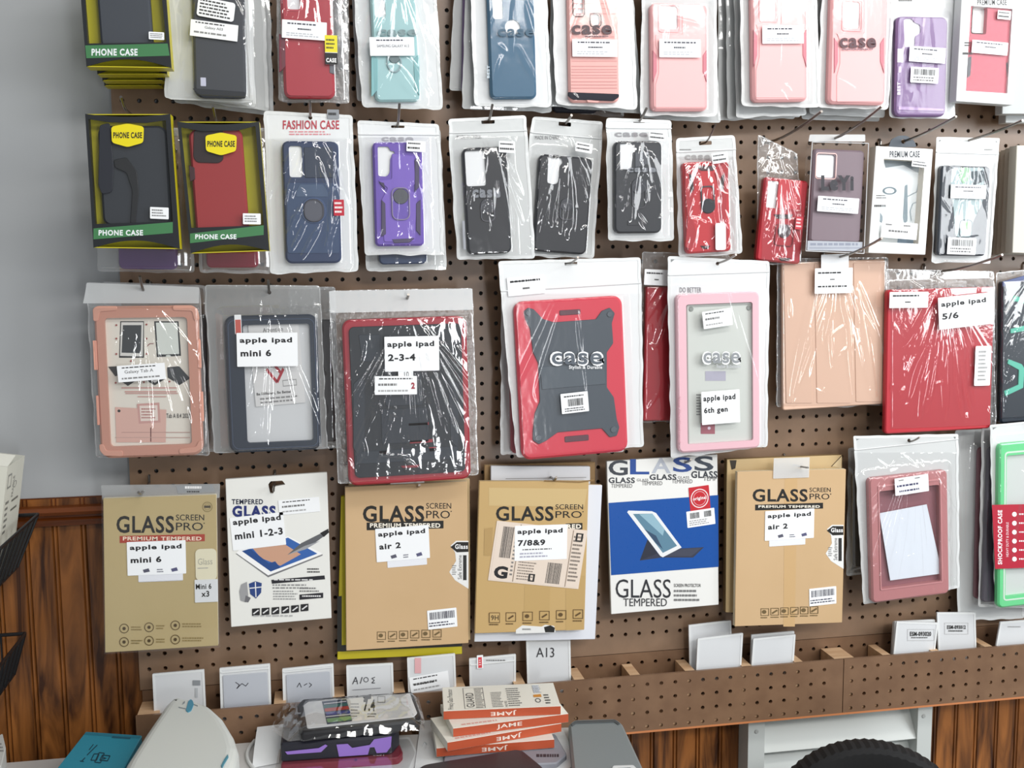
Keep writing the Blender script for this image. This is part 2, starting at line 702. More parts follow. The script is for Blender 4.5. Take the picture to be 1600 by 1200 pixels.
        hb = (s.T + .0009) * np.clip(1 - dist / run, 0, 1) ** 1.2
        hh = np.zeros_like(U)
        rnd = s.rnd
        fl = list(folds)
        if fan is not None:
            fu, fv = s.uv(*fan)
            for k in range(n):
                th = radians(-90) + (rnd.random() - .5) * 2 * spread
                L0, L1 = H * rnd.uniform(.08, .35), H * rnd.uniform(.45, .95)
                dth = rnd.uniform(-.06, .06)
                fl.append((fu + L0 * cos(th), fv + L0 * sin(th), fu + L1 * cos(th + dth), fv + L1 * sin(th + dth), fw * rnd.uniform(.003, .008), rnd.uniform(.4, 1) * fanh))
        for k in range(n):
            x, y = rnd.uniform(U.min(), U.max()), rnd.uniform(V.min(), V.max())
            L, th = rnd.uniform(.012, .05), rnd.uniform(0, pi)
            if min(abs(x - U.min()), abs(x - U.max())) < W * .22:
                th = pi / 2 + rnd.uniform(-.7, .7)
            fl.append((x, y, x + L * cos(th), y + L * sin(th), rnd.uniform(.002, .005), rnd.uniform(.3, .8) * fanh * .7))
        for (x0, y0, x1, y1, wd_, ht) in fl:
            ex, ey = x1 - x0, y1 - y0
            L2 = ex * ex + ey * ey + 1e-9
            t = ((U - x0) * ex + (V - y0) * ey) / L2
            pr = np.abs((U - x0) * ey - (V - y0) * ex) / math.sqrt(L2)
            wloc = wd_ * (.5 + .5 * np.sin(pi * np.clip(t, 0, 1)))
            hh = np.maximum(hh, ht * (.5 + .5 * np.cos(pi * np.clip(pr / wloc, 0, 1))) * np.sqrt(np.clip(np.sin(pi * np.clip(t, 0, 1)), 0, 1)))
        nz = np.zeros_like(U)
        sd = s.seed % 97
        for i in range(ny):
            for j in range(nx):
                p = Vector((U[i, j] * 55, V[i, j] * 14, sd))
                nz[i, j] = (1 - abs(noise.noise(p))) ** 3 + .5 * (1 - abs(noise.noise(p * 2.3))) ** 3
        hgt = (hb + hh + amp * nz) * np.clip(e / .004, 0, 1) + .0012
        vs = [(float(U[i, j]), -float(hgt[i, j]), float(V[i, j])) for i in range(ny) for j in range(nx)]
        fs = [(i * nx + j, (i + 1) * nx + j, (i + 1) * nx + j + 1, i * nx + j + 1) for i in range(ny - 1) for j in range(nx - 1)]
        mb = MB()
        mb.add(vs, fs, mat)
        s.fmax = s.T + .004
        return mb.build(name, s.root, 180)

    # -- a sticker or paper; its prints are in fractions of its size
    def label(s, b, items, rot=0, w=None, col='#f2f4f6:.55', name='price_label', r=.001, parent=None, label=None, th=.0003, seed=0):
        w = s.T + .0055 if w is None else w
        u0, v0, u1, v1 = s.bx(b, w)
        cx, cy, W, H = (u0 + u1) / 2, (v0 + v1) / 2, abs(u1 - u0), abs(v1 - v0)
        c, n = cos(radians(rot)), sin(radians(rot))

        def g(x, y):
            return (cx + x * c - y * n, cy + x * n + y * c)
        mb = MB()
        mb.prism([g(*p) for p in rr(-W / 2, -H / 2, W / 2, H / 2, r, 3)], w - .0001, w + th, col)

        def m3(a, b_):
            p = g(-W / 2 + W * a, H / 2 - H * b_)
            return (p[0], -(w + th + .0002), p[1])
        draw(mb, m3, items, s.seed + seed)
        o = mb.build(name, parent or s.root)
        if label:
            o['label'] = label
        return o

    # -- a box whose front face is the quad, reaching back by T
    def carton(s, T, front, side=None, prints=(), holes=(), bevel=.0008, name='carton', w=0, q=None):
        mb = MB()
        out = roundpoly(s.quad(w, q), .0012, 2)
        hs = [ccw(roundpoly([s.uv(x, y, w) for x, y in h], .001, 2)) for h in holes]
        mb.prism(out, w - T, w, front, hs, bevel, side=side)
        draw(mb, s.m3(w + .0002), prints, s.seed)
        return mb.build(name, s.root)


def hook(label, hx, hy, d, tip=None, L=1.2, rise=.35, r=.0021, curl=True):
    """wire peg hook that passes through the hanging hole seen at (hx, hy) on the plane d"""
    X, Z = at(hx, hy, d)
    if tip:
        lo, hi = d, 14
        for _ in range(40):
            m = (lo + hi) / 2
            if (at(*tip, m)[0] - X) * (1 if hx > 490 else -1) > 0:
                lo = m
            else:
                hi = m
        e = lo
        rise = (at(*tip, e)[1] - Z) / IN
    else:
        e = d + L
    pts = [(0, .008, -.006), (0, .003, .0), (0, -.003, .004), (0, -.006, .002)]
    pts = [(0, .004, .012), (0, -.002, .012), (0, -.005, .008), (0, -.005, .002), (0, -.008, 0)]
    pts.append((0, -d * IN, 0))
    for k in range(1, 7):
        t = k / 6
        pts.append((0, -(d + (e - d) * t) * IN, rise * IN * t ** 1.5))
    o = bpy.data.objects.new('peg', None)
    bpy.data.objects.remove(o)
    mb = MB()
    mb.tube(pts, r, 'hook_metal')
    ob = mb.build('pegboard_hook')
    ob.location = (X, 0, Z)
    tag(ob, label, 'hook')
    return ob


def backbag(label, quad, d, group, case=None, col=None, r=.008, T=.009, name='bagged_phone_case', back='milky', seam='seam', cat='phone case', fmat='zip_film', n=4):
    """a package hanging behind another; little of it shows"""
    p = Pk(name, label, cat, quad, d, group)
    p.bag(back, seam)
    if case:
        p.case(case, r, T, col)
    p.film(fmat, n=n, step=.005)
    return p
# ================================================================== the setting
BY = 0.0064          # board thickness


def peg(name, x0, x1, z0, z1, i0, j0, front, thick, mz=.45, mat='hardboard'):
    """perforated hardboard: one real hole at every whole inch inside"""
    mb = MB()
    cols = [i0 * IN + k * IN for k in range(-80, 90) if x0 + .5 * IN < i0 * IN + k * IN < x1 - .45 * IN]
    rows = [Z0 + j0 * IN + k * IN for k in range(-80, 60) if z0 + mz * IN < Z0 + j0 * IN + k * IN < z1 - mz * IN]
    ex = [x0] + [(a + b) / 2 for a, b in zip(cols, cols[1:])] + [x1]
    ez = [z0] + [(a + b) / 2 for a, b in zip(rows, rows[1:])] + [z1]
    y, yb = -front, -front + thick
    R_ = .0036
    ang = [radians(-135 + 45 * k) for k in range(8)]
    V, F, G = [], [], []
    for a, cx in enumerate(cols):
        for b, cz in enumerate(rows):
            xa, xb, za, zb = ex[a], ex[a + 1], ez[b], ez[b + 1]
            o = [(xa, za), (cx, za), (xb, za), (xb, cz), (xb, zb), (cx, zb), (xa, zb), (xa, cz)]
            base = len(V)
            V += [(p[0], y, p[1]) for p in o]
            h = [(cx + R_ * cos(t), cz + R_ * sin(t)) for t in ang]
            V += [(p[0], y, p[1]) for p in h]
            V += [(p[0], yb, p[1]) for p in h]
            for k in range(8):
                m = (k + 1) % 8
                F.append((base + k, base + m, base + 8 + m, base + 8 + k))
                G.append((base + 8 + k, base + 8 + m, base + 16 + m, base + 16 + k))
    mb.add(V, F + G, mat)
    # edges of the sheet
    for (a, b) in (((x0, z0), (x1, z0)), ((x1, z0), (x1, z1)), ((x1, z1), (x0, z1)), ((x0, z1), (x0, z0))):
        mb.face([(a[0], yb, a[1]), (b[0], yb, b[1]), (b[0], y, b[1]), (a[0], y, a[1])], mat)
    return mb.build(name, sharp=25)


def J(j):
    return Z0 + j * IN


WB = .019             # furring gap behind the board
XL, XR = -1.05, 1.85

wl = MB()
wl.box(XL, WB, J(-13.6), XR, WB + .1, J(34), 'paint_grey')
structure(wl.build('wall_back'))
# tongue-and-groove wainscot with paired grooves
wm = MB()
prof = []
x = XL
pw = 1.72 * IN
while x < XR:
    for dx, dy in ((0, 0), (.0016, .004), (.0034, 0), (.0062, 0), (.0078, .004), (.0096, 0)):
        prof.append((x + dx, WB - .006 + dy))
    x += pw
prof.append((XR, WB - .006))
zb, zt = 0, J(-13.6)
N = len(prof)
wm.add([(p[0], p[1], zb) for p in prof] + [(p[0], p[1], zt) for p in prof], [(i, i + 1, N + i + 1, N + i) for i in range(N - 1)], 'panel_wood')
wm.box(XL, WB + .004, 0, XR, WB + .05, zt, 'panel_wood')
structure(wm.build('wall_lower', sharp=20))
# chair rail
cr_ = MB()
prof = [(-.004, -.0), (-.004, -.012), (-.018, -.014), (-.024, -.020), (-.020, -.026), (-.012, -.028), (-.012, -.031), (-.018, -.034), (-.014, -.044), (-.006, -.046), (.01, -.046), (.01, 0)]
zt = J(-13.55)
x1 = -22.75 * IN
vs = [(XL, WB + a, zt + b) for a, b in prof] + [(x1, WB + a, zt + b) for a, b in prof]
N = len(prof)
cr_.add(vs, [(i, (i + 1) % N, N + (i + 1) % N, N + i) for i in range(N)] + [tuple(range(N, 2 * N))], 'rail_wood')
structure(cr_.build('trim_1', sharp=20))
fl = MB()
fl.box(XL, -3.2, -.05, XR, WB + .1, 0, 'floor_tile')
structure(fl.build('floor'))

b = peg('pegboard', -22.62 * IN, 46 * IN, J(-26.35), J(24), 0, 0, 0, BY)
tag(b, 'large brown perforated hardboard sheet that all the packaged cases hang on', 'pegboard')
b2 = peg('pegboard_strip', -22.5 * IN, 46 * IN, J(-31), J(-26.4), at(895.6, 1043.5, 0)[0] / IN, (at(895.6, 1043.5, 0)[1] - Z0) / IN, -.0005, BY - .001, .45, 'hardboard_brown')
tag(b2, 'narrow brown perforated strip forming the back of the long pocket shelf', 'pegboard')
# battens between board and wall
for k, x in enumerate((-22.4, -8, 8, 24, 40)):
    mb = MB()
    mb.box(x * IN, BY + .0002, J(-30.5), (x + .9) * IN, WB - .0065, J(23.5), 'hardboard_dark')
    structure(mb.build('trim_%d' % (k + 2)))

# ---- the pocket shelf: perforated front, end piece, dividers
sh = bpy.data.objects.new('pocket_shelf', None)
COL.objects.link(sh)
tag(sh, 'long brown perforated hardboard pocket shelf with pale wood dividers along the board bottom', 'shelf')
xs_ = at(1318.5, 1033, 2.5)[0] / IN
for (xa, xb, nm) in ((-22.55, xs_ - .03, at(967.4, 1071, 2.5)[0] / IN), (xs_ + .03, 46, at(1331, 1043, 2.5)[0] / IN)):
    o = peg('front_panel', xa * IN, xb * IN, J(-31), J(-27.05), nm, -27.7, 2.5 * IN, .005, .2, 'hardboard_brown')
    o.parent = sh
mb = MB()
mb.box(-22.5 * IN, -2.3 * IN, J(-31.04), 46 * IN, -.001, J(-30.6), 'raw_wood')
mb.build('bottom_board', sh)
mb = MB()
mb.box(-22.5 * IN, -2.51 * IN, J(-31.14), 46 * IN, -2.3 * IN, J(-31.0), '#c07a4c:.5')
mb.build('lower_edge', sh)


def divider(px, py, w=.75):
    X, Z = at(px, py, 2.3)
    m = MB()
    m.box(X - w * IN / 2, -2.3 * IN, J(-30.6), X + w * IN / 2, -.003, J(-27.1), 'raw_wood')
    m.build('divider', sh)


for px in (437, 530, 625, 720, 813):
    divider(px, 1100)
X, Z = at(240, 1110, 2.3)
m = MB()
m.box(-22.5 * IN, -2.3 * IN, J(-30.6), -21.2 * IN, -.003, J(-27.1), 'raw_wood')
m.build('end_block', sh)
for px, w in ((906, .7), (993, .7), (1079, .7), (1168, .7), (1249, .6), (1320, 1.5), (1386, .6), (1462, .6), (1545, .6)):
    divider(px, 1040, w)

# ---- counter
CJ = -29.05
mb = MB()
cx1 = atz(983, 1195, CJ)[0]
ct = bpy.data.objects.new('counter', None)
COL.objects.link(ct)
ct.location = (0, 0, 0)
tag(ct, 'pale grey counter top standing against the pocket shelf under the stacked boxes', 'counter')
mb = MB(True)
mb.prism([(XL, -22 * IN), (cx1, -22 * IN), (cx1, -5.3 * IN), (-15 * IN, -3.2 * IN), (XL, -3.0 * IN)], J(CJ - 1), J(CJ), 'counter', bevel=.002)
mb.build('counter_top', ct)
mb = MB()
mb.box(XL + .02, -20 * IN, .08, cx1 - .06, -6 * IN, J(CJ - 1), '#b9b6b0:.6')
mb.build('counter_body', ct)
mb = MB()
mb.box(XL + .02, -18 * IN, 0, cx1 - .08, -7 * IN, .08, '#3a3a3a:.7')
mb.build('plinth', ct)

# ---- white louvered vent on the wainscot
vn = bpy.data.objects.new('louvered_vent', None)
COL.objects.link(vn)
vx0, vx1 = at(1169, 1160, 1.2)[0], at(1455, 1160, 1.2)[0]
vt, vb = J(-31.25), J(-44)
vn.location = (0, 0, 0)
tag(vn, 'white metal louvered vent on the wood paneling below the pocket shelf', 'vent')
vi0, vi1 = vx0 + 1.25 * IN, vx1 - 1.15 * IN
yw, yf = WB - .0062, -1.2 * IN
mb = MB()
for a, b_ in ((vx0, vi0), (vi1, vx1)):
    mb.box(a, yf, vb, b_, yw, vt, '#c3c8c6:.4')
mb.box(vi0, yf + .004, vt - .006, vi1, yw, vt, '#c3c8c6:.4')
mb.box(vi0, yw - .002, vb, vi1, yw, vt - .006, '#8f9392:.5')
for zz in (.03, .2):
    for xx in ((vx0 + vi0) / 2, (vx1 + vi1) / 2 - .003):
        mb.prism([(p[0], p[1]) for p in circle(xx, vt - zz, .004, n=12)], -yf, -yf + .0015, '#a9adab:.3', bevel=.0008)
mb.build('frame', vn)
zz = vt - .001
for k in range(4):
    zt, zbm = vt - .012 - k * .066, vt - .012 - k * .066 - .062
    m = MB()
    v = [(vi0, yf + .004, zt - .035), (vi1, yf + .004, zt - .035), (vi1, yw - .006, zbm - .012), (vi0, yw - .006, zbm - .012)]
    v = [(vi0, yw - .004, zt), (vi1, yw - .004, zt), (vi1, yf + .003, zbm), (vi0, yf + .003, zbm)]
    v += [(p[0], p[1] + .002, p[2] - .002) for p in v]
    m.add(v, [(0, 3, 2, 1), (4, 5, 6, 7), (3, 7, 6, 2), (0, 1, 5, 4)], '#bfc4c1:.4')
    m.build('slat', vn)

# ---- black ribbed wheel in front of the vent
wx, wy = at(1366, 1168, 12)
wr = .17
mb = MB()
NW = 150
prof = [(.100, -.010), (.135, -.030), (.158, -.034), (.166, -.029), (.170, -.016), (.171, 0), (.170, .016), (.166, .029), (.158, .034), (.135, .030), (.100, .010)]
vs, fs = [], []
for k in range(NW):
    t = 2 * pi * k / NW
    for q, (rad, off) in enumerate(prof):
        g = -.002 if (k % 2 and 2 <= q <= 8) else 0
        vs.append(((rad + g) * cos(t), off, (rad + g) * sin(t)))
P_ = len(prof)
for k in range(NW):
    n_ = (k + 1) % NW
    for q in range(P_ - 1):
        fs.append((k * P_ + q, k * P_ + q + 1, n_ * P_ + q + 1, n_ * P_ + q))
mb.add(vs, fs, '#08080a:.8')
whl = bpy.data.objects.new('ribbed_wheel', None)
COL.objects.link(whl)
whl.location = (wx, -12 * IN, wy - .171)
whl.rotation_euler = (radians(-12), 0, radians(-16))
tag(whl, 'black rounded wheel with a finely ribbed rim before the white vent', 'wheel')
mb.build('tire', whl, 25)
mb = MB()
mb.prism(circle(0, 0, .128, n=40), -.01, .02, '#08080a:.8', bevel=.006)
mb.build('hub_cover', whl)
mb = MB()
mb.prism(circle(.004, .123, .006, n=10), .02, .03, '#b81c20:.3', bevel=.003)
mb.build('red_mark', whl)['label'] = 'small shiny red mark'
# what carries the wheel
st = MB()
st.tube([(wx, -12 * IN, .003), (wx, -12 * IN, wy - .171)], .012, '#141416:.5')
o = st.build('axle_stand', whl)
o.matrix_parent_inverse = (Matrix.Translation(whl.location) @ whl.rotation_euler.to_matrix().to_4x4()).inverted()
# ================================================================== row one, top of the board
BK = '#2b2d33:.45'       # black plastic
INK = '#15151a:.6'
GR = '#8c9096:.6'
STK = [('l', .12, .1, .9, .28, 1, '#4a4a55:.6'), ('l', .35, .38, .7, .56, 1, '#3a3a44:.6'), ('l', .1, .66, .9, .9, 2, '#b9bcc2:.6')]
DOT = [('l', .08, .12, .92, .42, 1, '#333'), ('l', .06, .5, .94, .88, 1, '#111')]
CS = 'cases hanging in the top row'
BC = [('b', .12, .12, .88, .5, '#222'), ('l', .1, .58, .9, .92, 2, '#666')]


def boxed_case(label, quad, d, T, win, ccol, bottom, stripe=None, tagtxt=None, lab=None, extra=None, behind=False, group='black and yellow boxed phone cases'):
    p = Pk('boxed_phone_case', label, 'boxed phone case', quad, d, group)
    # front card: black with a window, curved yellow lip along the bottom
    mb = MB()
    TL, TR, BR, BL = p.quad()
    W = TR[0] - TL[0]
    n = 10
    lip = .011
    out = [TL, BL]
    for k in range(1, n):
        t = k / n
        x = BL[0] + (BR[0] - BL[0]) * t
        y = BL[1] + (BR[1] - BL[1]) * t
        out.append((x, y + lip * sin(pi * t)))
    out += [BR, TR]
    for k in range(n - 1, 0, -1):
        t = k / n
        out.append((TL[0] + (TR[0] - TL[0]) * t, TL[1] + (TR[1] - TL[1]) * t - .004 * sin(pi * t)))
    hs = [ccw([p.uv(x, y) for x, y in win])] if win else []
    pr = []
    if stripe:
        pr += stripe
    mb.prism(out, -.0012, 0, '#1f2226:.35', hs, side='#1f2226:.35')
    draw(mb, p.m3(.0003), pr)
    mb.build('front_card', p.root)
    mb = MB()
    q = p.quad()
    mb.prism(ccw(q), -T, -T + .001, '#c9c01e:.4')
    ins = inset(ccw(q), .0012)
    mb.prism(ccw(q), -T + .001, -.0014, '#c9bd1c:.4', [ins], hside='#2a2a22:.5')
    mb.build('box_body', p.root)
    if win:
        mb = MB()
        mb.cap([ccw([p.uv(x, y) for x, y in win])], -.0006, 'hard_clear')
        mb.build('window', p.root)
    if extra:
        extra(p)
    if tagtxt:
        mb = MB()
        x0, y0, x1, y1 = tagtxt
        o_ = []
        c = [p.uv(x0 + 3, y0 + 3), p.uv(x1 - 3, y0 + 3), p.uv(x1 - 3, y1 - 3), p.uv(x0 + 3, y1 - 3)]
        mb.prism(roundpoly(p.quad(0, ((x0, y0 + 2), ((x0 + x1) / 2, y0 - 3), (x1, y0 + 2), (x1 - 1, y1 - 3), ((x0 + x1) / 2, y1 + 4), (x0 + 1, y1 - 3))), .004), .0004, .001, '#e6d514:.4')
        draw(mb, p.m3(.0013), [('t', 'PHONE CASE', x0 + 3, (y0 + y1) / 2 - 4.5, x1 - 3, (y0 + y1) / 2 + 5, INK, .03)])
        mb.build('brand_sticker', p.root)
    if lab:
        p.label(lab, [('l', .1, .15, .9, .85, 3, '#777')], w=.0008, rot=-3)
    return p


def green(xa, ya, xb, yb, h, s):
    """slanted green band with white lettering: left end (xa, ya), right end (xb, yb), height h"""
    k = (yb - ya) / (xb - xa)
    tx0, tx1 = xa + 8, xa + 8 + (xb - xa) * .56
    ty = ya + h * .25
    return [('p', [(xa, ya), (xb, yb), (xb, yb + h), (xa, ya + h)], '#3f7a4c:.45'),
            ('t', s, tx0, ty + k * 25, tx1, ty + h * .52 + k * 25, '#e9eef0:.5', .035)]


def gray_case(bx, col, T=.011, r=.012, bevel=.003):
    def f(p):
        p.d_ = 1
        mb = MB()
        mb.prism(p.rrect(bx, r, -.006), -.006 - T, -.006, col, bevel=bevel)
        p.caseobj = mb.build('phone_case', p.root)
    return f


# -- stack of black and yellow boxes, top left
for k, (yb, xa, xb) in enumerate(((134, 163, 252), (126, 160, 255), (116, 152, 261))):
    q = ((xa - 8, -60), (xb - 6, -60), (xb, yb), (xa, yb))
    boxed_case('yellow bottomed phone case box in the top left stack, %s' % ('hindmost of the four', 'third from the front', 'second from the front')[k], q, (1.9, 3.2, 4.6)[k], 1.15 * IN, None, None, None)
boxed_case('black box with dark grey case, topmost at the left end of the board', ((121, -70), (255, -70), (268, 106), (135, 104)), 6.0, 1.2 * IN,
           ((130, -60), (247, -60), (260, 66), (137, 68)), None, None,
           stripe=[('p', [(133, 71), (262, 68), (265, 87), (135, 91)], '#3f7a4c:.45'), ('t', 'PHONE CASE', 143, 76, 215, 87, '#e9eef0:.5', .035)],
           lab=(232, 50, 257, 62), extra=gray_case((145, -90, 240, 78), '#3b4048:.4'))
hook('metal hook through the topmost black boxed cases', 190, -66, 1.9, L=4.6)

# -- black case with two white labels
for k, (q, d) in enumerate((((262, -60, 428, 182), 1.4), ((262, -60, 420, 174), 2.1), ((258, -60, 400, 168), 2.8))):
    x0, y0, x1, y1 = q
    backbag('milky bag behind the black case with two white labels', ((x0, y0), (x1 - 8, y0), (x1, y1), (x0 + 10 - k * 3, y1 - 22)), d, 'milky bags behind the double labelled black case', (300, -30, 378, 150), '#4a4d52:.5', T=.006)
p = Pk('bagged_phone_case', 'bagged black phone case with two overlapping white labels, upper left', 'phone case', ((266, -70), (385, -70), (396, 160), (257, 153)), 3.6, CS)
p.bag('milky')
o = p.case((298, -60, 385, 154), .012, .011, '#3a3d44:.4', bevel=.004)
p.raised('port', o, [('rr', (313, 121, 322, 135), .001, .0008, '#c9cbe0:.4')], p.T)
p.raised('bottom_edge', o, [('poly', ((300, 138), (384, 144), (384, 154), (318, 154)), .003, .0012, '#22252b:.3')], p.T)
p.film(n=5, fan=(330, -60), top=-60, amp=.0001)
p.label((308, -2, 367, 31), [('l', .06, .08, .94, .94, 5, '#333')], rot=-8, name='note_label', r=.004)
p.label((297, 33, 372, 62), [('l', .1, .06, .9, .22, 1, '#333'), ('t', 'Galaxy A03', .3, .3, .68, .5, '#444'), ('l', .08, .62, .9, .85, 1, '#888')], rot=-5, w=p.T + .0045, r=.0005)
hook('metal hook carrying the black cases with two white labels', 333, -60, 1.2, L=3.2)

# -- red case in clear bag
backbag('clear bag with dark case edge behind the large red case', ((432, -50), (545, -50), (546, 162), (440, 160)), 1.6, 'bags behind the red case', (520, -40, 538, 110), '#54585e:.5', back='back_clear', seam='clear_seam', fmat='clear_film')
p = Pk('bagged_phone_case', 'bright red phone case in a clear bag with a yellow and black tag', 'phone case', ((430, -60), (540, -60), (546, 160), (435, 158)), 3.0, CS)
p.bag('back_clear', 'clear_seam', prints=())
o = p.case((436, -50, 524, 154), .011, .012, '#b3303f:.35', bevel=.004, cuts=[('rr', 447, -40, 469, 15, .004)])
p.raised('side_grip', o, [('poly', ((436, 52), (446, 60), (446, 104), (436, 114)), .002, .001, '#6f2a3a:.4'), ('poly', ((515, 100), (522, 96), (523, 116), (515, 114)), .001, .001, '#6f6f78:.3')], p.T)
p.raised('camera_rim', o, [('rim', (444, -44, 472, 18), .005, .0018, .001, '#c24a58:.35')], p.T)
p.film('clear_film', n=14, fan=(480, -50), fanh=.003)
p.label((440, 32, 511, 62), STK, rot=-3)
p.label((507, 55, 528, 101), [('r', 0, 0, 1, .58, '#e6d92a'), ('r', 0, .6, 1, 1, '#18181c'), ('l', .1, .1, .9, .5, 3, '#222'), ('t', 'CASE', .08, .78, .9, .93, '#f4f4f4', .04)], rot=-1, name='side_tag')
hook('metal hook carrying the red case with yellow tag', 478, -52, 1.2, L=2.6)

# -- light blue ring case
backbag('bag with teal case edge behind the pale blue ring case', ((548, -50), (640, -50), (660, 162), (558, 158)), 1.6, 'bags behind the pale blue case', (560, -30, 640, 104), '#2f6f72:.5')
p = Pk('bagged_phone_case', 'pale aqua blue ring phone case in a milky bag', 'phone case', ((548, -60), (680, -60), (692, 172), (566, 168)), 3.0, CS)
p.bag('milky_white', r=.008)
AQ = '#a2cacd:.4'
o = p.case((577, -30, 656, 158), .008, .011, AQ, cuts=[('rr', 583, -20, 603, 27, .004)], bevel=.003)
p.raised('side_rib', o, [('poly', ((580, 85), (590, 92), (590, 140), (580, 152)), .002, .0012, '#7fb4b8:.4'), ('poly', ((655, 85), (646, 92), (648, 140), (656, 150)), .002, .0012, '#7fb4b8:.4')], p.T)
rg = p.raised('ring_holder', o, [('ring', 616, 98, 13, 16, .0025, .0022, '#8fa6ab:.25'), ('disc', 616, 90, 9, .002, '#5d7276:.3')], p.T)
p.film(n=14, fan=(618, -50), fanh=.0045, fw=1.5, amp=.0002, folds=[(*p.uv(612, 105), *p.uv(588, 150), .009, .006), (*p.uv(618, 105), *p.uv(648, 150), .010, .006), (*p.uv(636, 92), *p.uv(676, 150), .004, .005)])
mb = MB()
draw(mb, p.m3(p.T + .0035), [('t', 'case', 590, 46, 652, 56, '#7d9497', .05)])
mb.build('bag_print', p.root)
p.label((577, 58, 648, 87), [('l', .15, .1, .85, .25, 1, '#445'), ('t', 'SAMSUNG GALAXY A13', .16, .4, .88, .55, '#445')], rot=0)
hook('metal hook carrying the pale aqua case', 616, -48, 1.2, L=2.8)

# -- blue case with round hole
backbag('tilted bag with purple case edge left of the slate blue case', ((712, -50), (790, -50), (790, 150), (702, 141)), 1.4, None, (724, -20, 790, 146), '#77588f:.5')
backbag('milky bag directly behind the slate blue case', ((728, -50), (845, -50), (862, 176), (722, 170)), 2.2, None)
p = Pk('bagged_phone_case', 'slate blue phone case with round cutout in a milky bag', 'phone case', ((734, -60), (852, -60), (862, 168), (741, 166)), 3.0, CS)
p.bag('milky_white', r=.009)
p.case((760, -40, 839, 154), .009, .011, '#35607d:.45', cuts=[('rr', 769, -10, 786, 30, .004), ('c', 801, 43, 12)], bevel=.0035, inner='#35607d:.45',
       prints=[('v', 'BEST', 761, 102, 765, 122, '#cfdde6', .03)])
p.film('smooth_film', n=4, fan=(800, -50), fanh=.0025, amp=.0001, folds=[(*p.uv(806, 74), *p.uv(836, 130), .004, .005)])
mb = MB()
draw(mb, p.m3(p.T + .0035), [('t', 'case', 778, 45, 835, 57, '#3a5a70', .03)])
mb.build('bag_print', p.root)
hook('metal hook carrying the slate blue case', 795, -50, 1.2, L=2.8)

# -- pink striped case
backbag('bag showing a black chrome case bottom below the pink striped case', ((862, -50), (960, -50), (975, 184), (855, 172)), 1.6, None, (864, 20, 934, 177), '#23252e:.25', back='back_clear')
backbag('milky bag behind the pink striped case', ((862, -50), (985, -50), (1004, 178), (856, 166)), 2.3, None)
p = Pk('bagged_phone_case', 'pink horizontally striped phone case with black bottom edge in a bag', 'phone case', ((862, -60), (985, -60), (996, 172), (868, 163)), 3.2, CS)
p.bag('milky_white', r=.009)
o = p.case((886, -30, 968, 160), .009, .009, '#e6aca6:.45', cuts=[('rr', 897, -12, 911, 24, .005), ('rr', 924, 22, 937, 40, .005)], bevel=.003, inner=INK,
           prints=[('r', 893, y, 964, y + 1.2, '#cf8f8c') for y in (5, 13, 21, 49, 57, 66, 95, 103, 108, 112, 117, 121, 127, 132, 137)])
p.raised('camera_rim', o, [('rim', (894, -14, 914, 27), .006, .0014, .001, INK), ('rim', (921, 20, 940, 43), .006, .0014, .001, INK)], p.T)
p.raised('bottom_edge', o, [('poly', ((887, 144), (967, 147), (967, 152), (958, 158), (895, 156), (887, 150)), .002, .0012, 'chrome_dark'), ('poly', ((916, 156), (937, 158), (934, 161), (918, 160)), .001, .0014, '#e6aca6:.45')], p.T)
p.film('smooth_film', n=6, fan=(925, -50), fanh=.002, amp=.0001)
mb = MB()
draw(mb, p.m3(p.T + .0036), [('t', 'case', 893, 39, 956, 54, '#4d3a40', .03), ('l', 914, 55, 952, 59, 1, '#6d5a60')])
mb.build('bag_print', p.root)
p.label((894, 61, 965, 89), STK, rot=0)
hook('metal hook carrying the pink striped case', 924, -48, 1.2, L=2.8)


def otter(label, quad, d, case, cut, extra=None, lab=None, txt=None):
    p = Pk('bagged_phone_case', label, 'phone case', quad, d, CS)
    p.bag('milky', r=.009)
    x0, y0, x1, y1 = case
    w, h = x1 - x0, y1 - y0
    PK = '#eeb0b1:.45'
    o = p.case(case, .009, .013, PK, cuts=[('rr', *cut, .005)], bevel=.004, inner='#dc9094:.45')
    p.raised('back_shell', o, [('poly', ((cut[2] + 7, y0 + 4), (x1 - 6, y0 + 4), (x1 - 5, y0 + h * .40), (x1 - 10, y0 + h * .47), (x1 - 10, y0 + h * .66), (x1 - 5, y0 + h * .76), (x1 - 6, y1 - 5), (x0 + 7, y1 - 5), (x0 + 7, y0 + h * .76), (x0 + 12, y0 + h * .66), (x0 + 12, y0 + h * .47), (x0 + 7, y0 + h * .40), (x0 + 7, cut[3] + 8), (cut[2] + 7, cut[3] + 8)), .002, .0008, '#f2b8b8:.45')], p.T)
    p.raised('side_grip', o, [('poly', ((x0 + 3, y0 + h * .44), (x0 + 9, y0 + h * .49), (x0 + 9, y0 + h * .64), (x0 + 3, y0 + h * .74)), .001, .001, '#cc7583:.45'), ('poly', ((x1 - 2, y0 + h * .44), (x1 - 8, y0 + h * .49), (x1 - 8, y0 + h * .64), (x1 - 2, y0 + h * .74)), .001, .001, '#cc7583:.45')], p.T)
    p.raised('camera_rim', o, [('rim', (cut[0] - 3, cut[1] - 3, cut[2] + 4, cut[3] + 5), .005, .002, .0012, '#f0b2b4:.45')], p.T)
    p.film('smooth_film', n=4, fan=((x0 + x1) / 2, quad[0][1] + 10), fanh=.0016, amp=.0001)
    if txt:
        mb = MB()
        draw(mb, p.m3(p.T + .0036), txt)
        mb.build('bag_print', p.root)
    if lab:
        p.label(lab, STK, rot=0)
    return p


